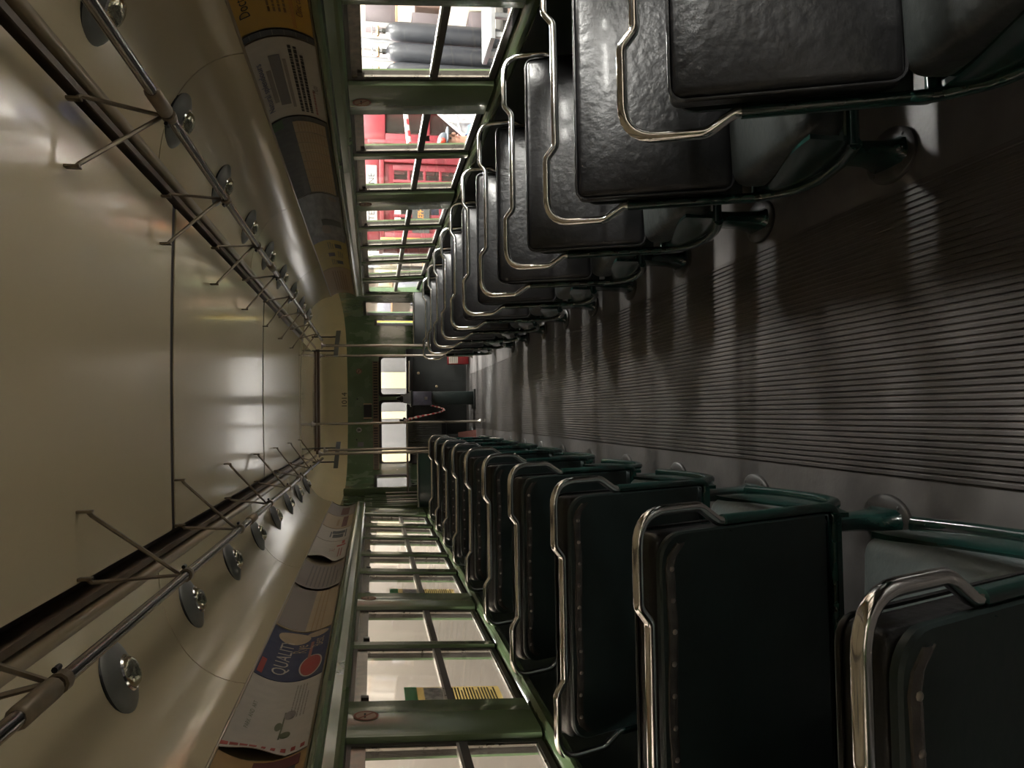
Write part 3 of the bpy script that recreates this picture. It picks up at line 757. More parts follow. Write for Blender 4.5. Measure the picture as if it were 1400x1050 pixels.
WOODS = mat('card_woodland', (0.008, 0.009, 0.009), .5, scale=22, col2=(0.085, 0.085, 0.078)); LEAFG = ink('card_leaf_green', (0.05, 0.10, 0.035)); GREYT = ink('card_grey_ink', (0.17, 0.155, 0.15)); BLUEI = ink('card_blue_ink', (0.10, 0.11, 0.20)); PINKI = ink('card_rose_ink', (0.30, 0.12, 0.10)); CGREY = ink('card_grey', (0.25, 0.215, 0.19)); OLIVEI = ink('card_olive_ink', (0.13, 0.14, 0.08)); MAROON = ink('card_maroon', (0.12, 0.03, 0.03)); CORANGE = ink('card_ochre', (0.40, 0.25, 0.10))
SLATE = ink('card_slate', (0.055, 0.06, 0.065))
sd = 1
c = Card(sd, 1.55, 2.855, YEL, 'yellow advertisement card with black heading about doctors')
c.text('Doctors about', .11, CH - .062, .060, INK); c.text('Serious', .23, CH - .112, .052, INK)
c.lines(.12, 1.1, .09, .165, 4, ink('card_brown_ink', (.20, .11, .03)), seed=2); c.text('Clinic care', .12, .03, .035, MAROON)
c.rect('band', .02, 1.28, .062, .075, ink('card_amber', (.42, .20, .03)))
c = Card(sd, 2.862, 2.912, SLATE, 'narrow dark slate card strip beside the yellow card')
for k in range(6): c.rect('divider', .002, .048, CH * (k + .6) / 6.4, CH * (k + .6) / 6.4 + .003, GREYT)
c = Card(sd, 2.92, 3.68, CARDW, 'white advertisement card with a grey sketch and three black text lines')
c.text('Natural splendours', .10, CH - .045, .043, BLUEI, sx=1.45)
c.rect('sketch', .14, .62, .155, .20, GREYT); c.rect('sketch', .18, .50, .205, .225, CGREY); c.rect('sketch', .10, .58, .135, .148, CGREY)
c.lines(.05, .70, .062, .125, 3, INK, seed=5, hgt=.6); c.text('Muni', .30, .02, .04, INK); c.lines(.05, .40, .038, .058, 1, PINKI, seed=6)
c = Card(sd, 3.69, 4.96, WOODS, 'dark woodland card with a row of beige printed pages')
c.rect('leaf', 1.16, 1.26, CH - .06, CH - .005, LEAFG)
for k in range(8):
    a = .03 + .148 * k; c.rect('page', a, a + .142, .015, .175, BEIGE, 2)
    pg = c.lines(a + .012, a + .13, .03, .165, 9, CTAN, 4, 20 + k, .35)
c = Card(sd, 4.97, 6.25, GREYB, 'grey blue landscape photograph card', lambda a, bv: .012 * max(0, 1 - a / .25)**2)
c.ell('badge', 1.18, .05, .05, .028, CGREY, 2); c.ell('pond', .32, .14, .14, .035, CGREY, 1); c.rect('dark_hill', .45, .62, .02, .16, SLATE, 1)
c = Card(sd, 6.26, 7.45, PALEY, 'pale yellow card with small black boxed pictures')
for (a, b0) in ((.18, .06), (.86, .05), (.52, .12)): c.rect('picture_box', a, a + .15, b0, b0 + .055, SLATE, 2)
for k in range(3): c.lines(.14 + .34 * k, .40 + .34 * k, .12 if k != 1 else .05, .17 if k != 1 else .10, 3, OLIVEI, 2, 40 + k)
c = Card(sd, 7.46, 8.98, CTAN, 'tan card with faint brown print near the rack end')
c.lines(.2, 1.35, .06, .20, 6, ink('card_brown_ink', (.20, .11, .03)), 2, 50)
sd = -1
c = Card(sd, 1.25, 2.42, CORANGE, 'ochre card with brown print and dark picture at one end', None, .002)
c.lines(.10, .85, .05, .22, 5, MAROON, 2, 60, .4)
c.rect('picture', .90, 1.14, .03, .12, SLATE, 1); c.rect('picture_edge', 1.08, 1.15, .02, .16, MAROON, 2); c.text('Sunday', .3, .2, .05, INK)
c = Card(sd, 2.42, 3.10, CARDW, 'curled cream card with a plant sketch and red striped edge', lambda a, bv: .035 * max(0, 1 - a / .22)**2 * math.sin(PI * min(1, max(0, (bv / CH - .25) / .75))))
for k in range(9): c.rect('red_block', .020, .046, .012 + .0305 * k, .012 + .0305 * k + (.026 if k > 4 else .014), CRED)
c.text('PARK  AND  ART', .20, CH - .065, .022, OLIVEI, sx=1.4); c.rect('stem', .13, .36, .105, .110, OLIVEI); c.ell('leaf', .16, .09, .028, .018, OLIVEI); c.ell('leaf', .24, .12, .035, .012, OLIVEI); c.ell('leaf', .33, .09, .04, .02, CGREY); c.lines(.30, .62, .04, .10, 5, CGREY, 2, 70, .3)
c = Card(sd, 3.10, 3.78, NAVY, 'navy card with QUALITY lettering, pale script and a red oval')
c.text('QUALITY', .06, CH - .125, .085, OFFWH, sx=1.30); c.ell('oval_edge', .16, .060, .135, .048, OFFWH, 1); c.ell('red_oval', .16, .060, .125, .042, CRED, 2)
c.ell('pale_loaf', .56, .165, .09, .075, BEIGE, 2); c.text('Rye', .34, .095, .085, BEIGE, 3); c.text('Best', .40, .025, .075, BEIGE, 3); c.rect('tag', .03, .20, CH - .035, CH - .012, CRED)
c.rect('pale_band', .25, .50, .07, .083, PINKI, 2); c.ell('glow', .62, .06, .045, .05, BEIGE, 1)
c = Card(sd, 3.79, 4.66, BEIGE, 'plain beige card with three thin brown lines')
for k in range(3): c.rect('rule', .01, .86, .055 + .022 * k, .060 + .022 * k, CTAN)
c.rect('grey_field', .02, .85, .13, CH - .01, CGREY)
c = Card(sd, 4.66, 5.42, CGREY, 'grey card of faded print beside a dark curled gap', lambda a, bv: .010 * max(0, 1 - a / .2)**2)
c.lines(.08, .70, .03, .23, 8, GREYT, 2, 80, .35)
c = Card(sd, 5.56, 6.44, CARDW, 'white card with red rim and printed red letters, its edge curling', lambda a, bv: .045 * max(0, 1 - a / .30)**2 * math.sin(PI * min(1, max(0, (bv / CH - .3) / .7))))
c.rect('red_rim', .60, .66, .02, .09, CRED); c.text('SALE', .40, .10, .06, PINKI); c.lines(.15, .5, .04, .08, 2, PINKI, 2, 90); c.rect('red_rim', .70, .84, .03, .055, CRED)
c = Card(sd, 6.45, 7.15, CARDW, 'white card with a bold black emblem')
c.rect('emblem', .18, .36, .06, .15, SLATE); c.rect('emblem', .40, .55, .05, .16, SLATE); c.rect('emblem_bar', .15, .58, .035, .045, SLATE); c.rect('emblem_bar', .20, .5, .165, .175, SLATE)
c = Card(sd, 7.16, 8.02, BEIGE, 'beige card with maroon band by the rack end'); c.rect('band', .1, .8, .05, .10, MAROON); c.rect('band', .2, .6, .13, .15, CTAN)
c = Card(sd, 8.03, 8.90, CGREY, 'small grey end card in the rack'); c.rect('band', .1, .7, .06, .14, MAROON)

# ------------------------------------------------------------------ round stickers on the posts and the cab front
def sticker(c_, e1, e2, n_, r, label, kind='nosmoke'):
    root = tag(empty('round_sticker', c_), label, 'sticker', 'round notices')
    def disc(nm, ra, ri, off, m_, k=28):
        b = MB(); o_ = [c_ + e1 * math.cos(2*PI*j/k) * ra + e2 * math.sin(2*PI*j/k) * ra + n_ * off for j in range(k)]
        if ri: i_ = [c_ + e1 * math.cos(2*PI*j/k) * ri + e2 * math.sin(2*PI*j/k) * ri + n_ * off for j in range(k)]; b.add(o_ + i_, [(j, (j+1) % k, k+(j+1) % k, k+j) for j in range(k)])
        else: b.add(o_, [tuple(range(k))])
        b.build(nm, m_, root, 0)
    def bar_(nm, x0, z0, x1, z1, w, off, m_):
        a = Vector((x0, z0)); q = Vector((x1, z1)); d = (q - a).normalized(); t = Vector((-d.y, d.x)) * w / 2; b = MB()
        b.add([c_ + e1 * p.x + e2 * p.y + n_ * off for p in (a - t, q - t, q + t, a + t)], [(0, 1, 2, 3)]); b.build(nm, m_, root, 0)
    if kind == 'nosmoke':
        disc('disc', r, 0, .0012, STW); disc('red_ring', r, r * .80, .0018, STR)
        bar_('cigarette', -.45 * r, .08 * r, .5 * r, .08 * r, .16 * r, .0016, INK); bar_('red_slash', -.6 * r, .6 * r, .6 * r, -.6 * r, .18 * r, .0020, STR)
    else:
        disc('disc', r, 0, .0012, WHITE); bar_('figure', -.25 * r, -.5 * r, .0, .5 * r, .30 * r, .0018, INK); bar_('figure', 0, -.5 * r, .35 * r, .25 * r, .26 * r, .0018, INK); bar_('figure', -.6 * r, .3 * r, .4 * r, .55 * r, .2 * r, .0018, INK)
    return root
STW = ink('sticker_cream', (0.36, 0.27, 0.20)); STR = ink('sticker_faded_red', (0.22, 0.07, 0.045))
def wall_sticker(side, y, z, r, label):
    c_ = Vector((SW(side, z, -.0045), y, z)); e2 = (Vector((SW(side, z + .1), y, z + .1)) - Vector((SW(side, z), y, z))).normalized()
    n_ = Vector((-side, 0, -0.06)).normalized(); e1 = Vector((0, -side, 0))
    return sticker(c_, e1, e2, n_, r, label)
wall_sticker(1, 3.467, 1.487, .042, 'faded no smoking sticker on the wide post beside the grey gas cylinders')
wall_sticker(-1, 2.668, 1.482, .042, 'faded no smoking sticker on the wide post beside the yellow leaflet window')
wall_sticker(1, 5.165, 1.487, .042, 'faded no smoking sticker on the post by the telephone box')
wall_sticker(-1, 4.355, 1.482, .042, 'faded no smoking sticker on the post of the beige wall side nearer the cab')
def front_frame(iy, z, off=-.004):
    t = pix_t(iy); q = outl(t, off); d = (outl(t + .02) - outl(t - .02)).normalized()
    return Vector((q.x, q.y, z)), Vector((d.x, d.y, 0)), Vector((0, 0, 1)), Vector((d.y, -d.x, 0))
c_, e1, e2, n_ = front_frame(507, 1.66); sticker(c_, e1, e2, n_, .045, 'pale no smoking sticker on the green cab front', 'nosmoke')
c_, e1, e2, n_ = front_frame(587, 1.665); sticker(c_, e1, e2, n_, .042, 'white round notice with black figure on the green cab front', 'fig')
c_, e1, e2, n_ = front_frame(607, 1.64)
b = MB(); b.prism([(-.04, -.045), (.04, -.045), (.04, .045), (-.04, .045)], lambda x, z: c_ + e1*x + e2*z, lambda x, z: c_ + e1*x + e2*z + n_*.004); tag(b.build('notice_plate', GREYM, None, 0, c_), 'small grey square notice plate on the green cab front', 'sign')
# number 1014 on the cream dome
t_n = pix_t(546); q = outl(t_n, -.03); v, f = text_mesh('1014', .115, 'CENTER'); b = MB()
d = (outl(t_n + .05) - outl(t_n - .05)).normalized(); nn_ = Vector((d.y, -d.x, 0))
def dome_pt(u, z):
    a = math.asin(max(0, min(1, (z - ZF) / (2.222 - ZF)))**(1 / .55)); q = outl(t_n + u, -0.46 * (1 - math.cos(a)**.55)); return Vector((q.x, q.y, z)) + nn_ * .006
b.add([dome_pt(p.x * 1.05, 1.848 + p.y) for p in v], f)
tag(b.build('car_number', INK, None, 0, dome_pt(0, 1.848)), 'black car number 1014 painted on the cream dome', 'number')
# dark box with metal ends under the dome
c_, e1, e2, n_ = front_frame(562, 1.53)
root = tag(empty('indicator_box', c_), 'dark indicator box with bright metal ends above the windscreen', 'box')
def fbox(mb, x0, x1, z0, z1, d0, d1): mb.prism([(x0, z0), (x1, z0), (x1, z1), (x0, z1)], lambda x, z: c_ + e1*x + e2*z + n_*d0, lambda x, z: c_ + e1*x + e2*z + n_*d1)
b = MB(); fbox(b, -.12, .12, -.06, .06, .0, .06); b.build('case', BLACKP, root, 0)
for x in (-.12, .10): b = MB(); fbox(b, x, x + .02, -.065, .065, .0, .065); b.build('end_plate', BRASS, root, 0)
for iy, z, cp in ((487, 1.70, 'beyond the no smoking sticker'), (545, 1.69, 'above the indicator box'), (600, 1.70, 'by the grey notice plate')):
    c2, a1, a2, a3 = front_frame(iy, z); b = MB(); b.prism([(.014*math.cos(k*PI/5), .014*math.sin(k*PI/5)) for k in range(10)], lambda x, zz: c2 + a1*x + a2*zz, lambda x, zz: c2 + a1*x*.7 + a2*zz*.7 + a3*.012)
    tag(b.build('screw_cap', DKGREEN, None, 40, c2), 'small dark screw cap on the green cab front, %s' % cp, 'fastener', 'screw caps on the cab front')

# ------------------------------------------------------------------ stanchions, partitions and cab furniture
def pole(x, y, z0, z1, label, r=.016, flange=True, m_=POLEM):
    root = tag(empty('stanchion', (x, y, z0)), label, 'pole', 'stanchions')
    b = MB(); b.tube([(x, y, z0 + .004), (x, y, z1)], r, 12); b.build('pole', m_, root, 60)
    for z, sg in ((z0, 1), (z1, -1)):
        b = MB(); b.lathe([(.040, 0), (.038, .010 * sg), (.020, .022 * sg), (.017, .05 * sg)], 16, Matrix.Translation((x, y, z))); b.build('socket', NICKEL, root, 50)
    return root
p1 = at_z(646, 486, FZ); pole(p1.x, p1.y, FZ, 2.16, 'slim stanchion beside the red box at the cab front')
p2 = at_z(657, 576, FZ); pole(p2.x, p2.y, FZ, 2.215, 'slim stanchion holding the red and white tape')
pole(.60, 8.94, FZ, 2.02, 'stanchion at the edge of the dark partition, telephone box side')
pole(-.60, 8.42, FZ, 2.02, 'stanchion at the edge of the dark green partition, beige wall side'); pole(-.60, 9.25, FZ, 2.02, 'stanchion between the green partition and the cab')
def partition(s, y, x0, x1, label):
    root = tag(empty('modesty_panel', (s * (x0 + x1) / 2, y, .1)), label, 'partition')
    b = MB(); b.bbox(min(s*x0, s*x1), max(s*x0, s*x1), y - .012, y + .012, .10, .965, .006); b.build('panel', BLACKP if s > 0 else PARTG, root, 30)
    b = MB(); b.tube([(s * x0, y, .975), (s * x1, y, .975)], .012, 10); b.build('top_rail', CHROME, root, 60)
    for z in (.2, .8):
        b = MB(); b.bbox(min(s*(x0-.02), s*(x0+.02)), max(s*(x0-.02), s*(x0+.02)), y - .018, y + .018, z, z + .04, .004); b.build('clamp', NICKEL, root, 30)
    b = MB(); b.bbox(min(s*(x1-.06), s*(x1-.02)), max(s*(x1-.06), s*(x1-.02)), y - .01, y + .01, FZ, .11, .003); b.build('foot', NICKEL, root, 30)
PARTG = mat('partition_green', (0.010, 0.045, 0.034), .35, var=.3, scale=3, coat=.2)
partition(1, 8.94, .62, 1.22, 'black modesty panel with chrome top rail, telephone box side')
partition(-1, 8.42, .62, 1.20, 'dark green modesty panel with chrome top rail, beige wall side')
# horizontal bar from the tape stanchion to the side wall
b = MB(); b.tube(fillet([(p2.x, p2.y, 1.02), (-1.02, p2.y - .1, 1.02), (-1.18, p2.y - .1, 1.02)], [0, .05, 0]), .013, 10); tag(b.build('gate_bar', POLEM, None, 60, (p2.x, p2.y, 1.02)), 'horizontal bar fencing off the driver seat', 'rail')
# fare box
fb = at_z(649, 544, FZ)
root = tag(empty('fare_box', (fb.x, fb.y, 0)), 'fare box on a dark green pedestal in the middle of the cab front', 'fare box')
b = MB(); b.bbox(fb.x - .09, fb.x + .09, fb.y - .10, fb.y + .10, .02, .60, .01); b.build('pedestal', mat('farebox_green', (.012, .02, .018), .4), root, 30)
b = MB(); b.bbox(fb.x - .15, fb.x + .12, fb.y - .13, fb.y + .13, 0, .03, .005); b.build('base_plate', BLACKP, root, 30)
b = MB(); b.rbox((fb.x, fb.y, .73), (.095, .10, .13), .012, None, 2); b.build('money_vault', mat('vault_grey', (.10, .10, .12), .35, .4, scale=14, col2=(.17, .16, .22)), root, 40)
b = MB(); b.bbox(fb.x - .11, fb.x + .11, fb.y - .11, fb.y + .11, .862, .885, .006); b.build('collar', BLACKP, root, 30)
b = MB(); b.hexa([(fb.x-.085, fb.y-.085, .885), (fb.x+.085, fb.y-.085, .885), (fb.x+.085, fb.y+.085, .885), (fb.x-.085, fb.y+.085, .885), (fb.x-.055, fb.y-.055, .985), (fb.x+.055, fb.y-.055, .985), (fb.x+.055, fb.y+.055, .985), (fb.x-.055, fb.y+.055, .985)]); b.build('glass_hopper', GREYM, root, 0)
b = MB(); b.lathe([(.05, .985), (.055, 1.01), (.03, 1.03), (.018, 1.07), (.005, 1.075)], 14, Matrix.Translation((fb.x, fb.y, 0))); b.build('coin_funnel', BLACK, root, 50)
b = MB(); b.bbox(fb.x - .02, fb.x + .02, fb.y - .108, fb.y - .10, .66, .70, .003); b.build('lock', NICKEL, root, 30)
# red and white tape from stanchion to fare box
root = tag(empty('barrier_tape', (p2.x, p2.y - .02, 1.0)), 'twisted red and white tape drooping from stanchion to fare box', 'tape')
A = Vector((p2.x + .02, p2.y - .02, .99)); Bq = Vector((fb.x - .09, fb.y - .04, .62)); pts = []
for k in range(33):
    t = k / 32; q = A.lerp(Bq, t); q.z -= .36 * math.sin(PI * t**1.5)**1.3 * (1 - .25*t); pts.append(q)
for k in range(32):
    b = MB(); r_ = .022 if k < 10 else .015
    b.tube([pts[k], pts[k+1]], [r_ * (1 + .3 * math.sin(k * 1.9)), r_ * (1 + .3 * math.sin((k+1) * 1.9))], 7, True, .6); b.build('band', mat('tape_red', (.45, .03, .04), .4) if k % 2 else mat('tape_white', (.62, .52, .48), .4), root, 50)
# driver seat with ribbed back
ds = Vector((-.52, 10.75, 0))
root = tag(empty('operator_chair', ds), 'driver chair with tall ribbed grey back', 'chair')
RIBG = mat('ribbed_seat_grey', (.075, .072, .068), .5)
b = MB(); poly = [(-.24, .45), (.24, .45)] + [(.24 - .12 + .12*math.cos(a), .82 + .12*math.sin(a)) for a in lin(0, PI/2, 5)] + [(-.24 + .12 - .12*math.sin(a), .82 + .12*math.cos(a)) for a in lin(0, PI/2, 5)]
b.prism(poly, lambda x, z: (ds.x + x, ds.y, z), lambda x, z: (ds.x + x, ds.y + .07, z)); bk = b.build('backrest', RIBG, root, 40)
for k in range(17):
    x = -.22 + .44 * k / 16; b = MB(); b.tube([(ds.x + x, ds.y, .47), (ds.x + x, ds.y, .80 + (.11 if abs(x) < .13 else .05))], .011, 6); b.build('rib', RIBG, bk, 60)
b = MB(); b.rbox((ds.x, ds.y + .25, .43), (.25, .24, .05), .03, None, 3); b.build('seat_cushion', BLACKV, root, 50)
b = MB(); b.lathe([(.16, 0), (.15, .02), (.04, .05), (.035, .38)], 16, Matrix.Translation((ds.x, ds.y + .25, 0))); b.build('pedestal', BLACKP, root, 50)
# dark console across the cab front, with handle bar
root = tag(empty('driver_console', (0.25, 11.75, 0)), 'black cab console with a steel bar handle and lock plates', 'console')
b = MB(); poly = [(-.78, 11.60), (.78, 11.50), (.78, 11.80), (-.78, 11.84)]
b.prism(poly, lambda x, y: (x, y, 0), lambda x, y: (x, y, .80)); b.build('cabinet', BLACKP, root, 0)
b = MB(); b.prism([(-.78, 11.58), (.78, 11.48), (.78, 11.82), (-.78, 11.84)], lambda x, y: (x, y, .80), lambda x, y: (x, y + .05, .895)); b.build('cowl', BLACK, root, 0)
b = MB(); b.tube(fillet([(.14, 11.50, .84), (.14, 11.45, .86), (.60, 11.42, .86), (.60, 11.47, .84)], [0, .02, .02, 0]), .012, 8); b.build('bar_handle', CHROME, root, 60)
for (x, z) in ((.42, .72), (.22, .45)):
    yv = 11.62 + (x + 1.0) / 1.8 * -.12
    b = MB(); b.lathe([(.022, 0), (.02, .008), (.008, .012)], 12, Matrix.Translation((x, yv + .002, z)) @ Matrix.Rotation(PI/2, 4, 'X')); b.build('lock_plate', BRASS, root, 50)
for x in (-.1, .30, .62):
    yv = 11.62 + (x + 1.0) / 1.8 * -.12; b = MB(); b.box(x - .004, x + .004, yv - .004, yv + .004, .04, .78); b.build('door_gap', BLACK, root, 0)
# controller pillar on the console edge
b = MB(); kx = at_y(553, 577, 11.4); b.lathe([(.03, .88), (.03, .96), (.05, .98), (.05, 1.0), (.02, 1.02), (.02, 1.06)], 14, Matrix.Translation((kx.x + .02, 11.7, 0))); tag(b.build('brake_handle', BLACK, None, 50, (kx.x + .02, 11.7, .89)), 'small black handle column on the cab console', 'handle')
# red box at the foot of the console
q = at_z(644, 492, .0)
root = tag(empty('red_box', (q.x, 11.30, 0)), 'red box with a cream label on the floor by the stanchion', 'box')
b = MB(); b.bbox(q.x - .075, q.x + .075, 11.22, 11.38, 0, .30, .01); b.build('case', mat('box_red', (.22, .012, .015), .4), root, 30)
b = MB(); b.box(q.x - .065, q.x + .065, 11.216, 11.221, .16, .29); lb = b.build('label', OFFWH, root, 0)
b = MB()
for k in range(4): b.box(q.x - .055, q.x + .05, 11.2145, 11.2165, .18 + .027*k, .187 + .027*k)
b.build('print_lines', GREYT, root, 0)
# folded red and white card standing by the driver seat
q = at_z(652, 588, 0)
root = tag(empty('folded_sign', (q.x - .05, 10.55, 0)), 'small folded red and white sign on the floor by the driver seat', 'sign')
for sg in (-1, 1):
    b = MB(); X = q.x - .05; b.hexa([(X - .06, 10.55 + sg*.06, 0), (X + .06, 10.55 + sg*.06, 0), (X + .06, 10.555 + sg*.06, 0), (X - .06, 10.555 + sg*.06, 0), (X - .03, 10.55, .24), (X + .03, 10.55, .24), (X + .03, 10.555, .24), (X - .03, 10.555, .24)]); b.build('leaf', CRED if sg > 0 else PINKI, root, 0)
# curved mirrors hung under the dome
for s, iy, lab in ((1, 470, 'small convex mirror on arms under the dome, telephone box side'), (-1, 622, 'small convex mirror on arms under the dome, beige wall side')):
    q = at_y(461, iy, 10.2)
    root = tag(empty('interior_mirror', q), lab, 'mirror', 'mirrors under the dome')
    b = MB(); b.slab(lambda u, w, d: (q.x + u, q.y - .02 - .03 * (1 - (u / .17)**2) + d, q.z + w - .02 * (u / .17)), lin(-.17, .17, 10), [-.028, .028], .012); b.build('mirror_plate', GREYM, root, 50)
    for u in (-.09, .09):
        b = MB(); b.tube(fillet([(q.x + u, q.y, q.z + .02), (q.x + u, q.y + .03, q.z + .08), (q.x + u, q.y + .03, 2.225)], [0, .03, 0]), .009, 8); b.build('arm', BLACKP, root, 60)

# folding door leaves on the beige wall side, between the green partition and the cab
root = struct(empty('door_1', (-1.2, 9.2, .02)), 'folded green door leaves')
for k, (iy, yy) in enumerate(((698, 8.80), (689, 9.05), (680, 9.45), (672, 9.85))):
    r_ = ray(540, iy)
    for part, (z0, z1, m_) in (('leaf_panel', (FZ + .01, .70, GREEN)), ('leaf_frame', (.70, 1.56, GREENLT))):
        b = MB(); xo = -1.235
        if part == 'leaf_panel': b.bbox(xo, xo + .035, yy - .11, yy + .11, z0, z1, .004)
        else:
            b.bbox(xo, xo + .035, yy - .11, yy - .065, z0, z1, .004); b.bbox(xo, xo + .035, yy + .065, yy + .11, z0, z1, .004); b.bbox(xo, xo + .035, yy - .065, yy + .065, z0, z0 + .06, .004); b.bbox(xo, xo + .035, yy - .065, yy + .065, z1 - .09, z1, .004)
        b.build(part, m_, root, 30)
    b = MB(); b.box(xo + .012, xo + .017, yy - .065, yy + .065, .76, 1.47); b.build('pane', GLASS, root, 0)
    b = MB(); b.tube([(xo + .05, yy + .09, .9), (xo + .05, yy + .09, 1.3)], .009, 8); b.build('hand_rod', NICKEL, root, 60)
# threshold post
b = MB(); b.bbox(-1.22, -1.12, 10.02, 10.10, FZ, 1.83, .02); struct(b.build('trim_1', GREENLT, None, 40))

# ------------------------------------------------------------------ outside: the museum hall
HF = HALL_FLOOR
b = MB(); b.box(-3.2, 12.0, -8.0, 22.0, HF - .1, HF); struct(b.build('hall_floor', CONC, None, 0), 'concrete hall floor outside the tram')
b = MB(); b.box(-2.75, -2.60, -8.0, 22.0, HF, HALL_CEIL); struct(b.build('wall_hall_left', WALLB, None, 0), 'plain beige hall wall close beside the tram')
b = MB(); b.box(11.8, 12.0, -8.0, 22.0, HF, HALL_CEIL); struct(b.build('wall_hall_right', HALLW, None, 0))
b = MB(); b.box(-2.75, 12.0, -8.1, -7.9, HF, HALL_CEIL); struct(b.build('wall_hall_back', HALLW, None, 0))
b = MB(); b.box(-2.75, 12.0, 21.8, 22.0, HF, HALL_CEIL); struct(b.build('wall_hall_front', mat('hall_end_wall', (.22, .22, .225), .7, var=.06), None, 0))
b = MB(); b.box(-2.75, 12.0, -8.0, 22.0, HALL_CEIL, HALL_CEIL + .1); struct(b.build('hall_ceiling', HALLW, None, 0), 'pale hall ceiling')
# battens
TUBEM = mat('fluorescent_tube', (1, 1, 1), .4, emit=(1.0, .96, .88), estr=18.0)
def make_batten():
    root = empty('fluorescent_batten', (0, 0, 0), local=True)
    b = MB(); b.bbox(-.16, .16, -.9, .9, .0, .07, .01); b.build('housing', WHITE, root, 30)
    for x in (-.09, .09):
        b = MB(); b.tube([(x, -.82, -.03), (x, .82, -.03)], .016, 8); b.build('tube', TUBEM, root, 60)
        for y in (-.84, .84): b = MB(); b.bbox(x - .02, x + .02, y - .02, y + .02, -.05, .0, .004); b.build('holder', WHITE, root, 30)
    for y in (-.6, .6): b = MB(); b.tube([(0, y, .07), (0, y, HALL_CEIL - 3.9)], .006, 6); b.build('hanger', GREYM, root, 60)
    return root
bt = make_batten()
cnt = {}
for k, (x, y, z, tv_, pw_, lb_) in enumerate(BATTENS):
    o = bt if k == 0 else copy_tree(bt); o.location = (x, y, z); o.rotation_euler = (0, 0, PI / 2 if tv_ else 0)
    cnt[lb_] = cnt.get(lb_, 0) + 1
    tag(o, 'white fluorescent batten, %s %s' % (ORD[cnt[lb_] - 1], lb_), 'light', 'hall battens')
# leaflets taped to the outside of the beige side windows
def leaflet(y0, y1, z0, z1, label, seed):
    xo = .054
    root = tag(empty('leaflet', (SW(-1, z0, xo), (y0+y1)/2, z0)), label, 'leaflet', 'leaflets on the window glass')
    def q(mb, a, c, z_0, z_1, o): mb.hexa([(SW(-1, z_0, o), a, z_0), (SW(-1, z_0, o + .0008), a, z_0), (SW(-1, z_0, o + .0008), c, z_0), (SW(-1, z_0, o), c, z_0), (SW(-1, z_1, o), a, z_1), (SW(-1, z_1, o + .0008), a, z_1), (SW(-1, z_1, o + .0008), c, z_1), (SW(-1, z_1, o), c, z_1)])
    b = MB(); q(b, y0, y1, z0, z1, xo); b.build('paper', paper_mat('leaflet_yellow', (.80, .70, .42)), root, 0)
    h = z1 - z0
    b = MB(); q(b, y0, y1, z1 - h*.13, z1, xo - .0012); b.build('green_heading', paper_mat('leaflet_green', (.08, .42, .16)), root, 0)
    b = MB(); q(b, y0 + .01, y1 - .01, z1 - h*.42, z1 - h*.20, xo - .0012); b.build('photograph', mat('leaflet_photo', (.12, .12, .15), .6, scale=40, col2=(.62, .60, .62)), root, 0)
    b = MB()
    for k in range(16):
        z = z1 - h*.46 - h*.5*k/16; q(b, y0 + .01, y1 - .012 - (.03 if k % 5 == 4 else 0), z - h*.016, z, xo - .0012)
    b.build('print_lines', INK, root, 0)
leaflet(2.955, 3.105, .965, 1.34, 'yellow leaflet with green heading on the window next to the no smoking post', 1)
leaflet(4.72, 4.86, .965, 1.36, 'yellow leaflet with green heading on the window farther along', 2)
# hooks and a notice on the beige wall
for (y, z, hk) in ((5.0, 1.28, 'middle'), (5.25, 1.62, 'highest'), (5.6, 1.1, 'lowest')):
    b = MB(); b.tube([(-2.60, y, z), (-2.55, y, z), (-2.54, y, z + .08)], .012, 8); b.lathe([(.03, -2.6), (.03, -2.585)], 10, Matrix.Translation((0, y, z)) @ Matrix(((0, 0, 1, 0), (0, 1, 0, 0), (1, 0, 0, 0), (0, 0, 0, 1)))); tag(b.build('wall_hook', GREYM, None, 50, (-2.6, y, z)), 'small grey hook on the beige hall wall, the %s of three' % hk, 'hook', 'hooks on the hall wall')
b = MB(); b.bbox(-2.60, -2.59, 6.0, 6.5, 1.35, 1.75, .002); tag(b.build('wall_notice', ink('notice_peach', (.66, .47, .36)), None, 30, (-2.6, 6.25, 1.35)), 'plain peach notice on the beige hall wall', 'notice')

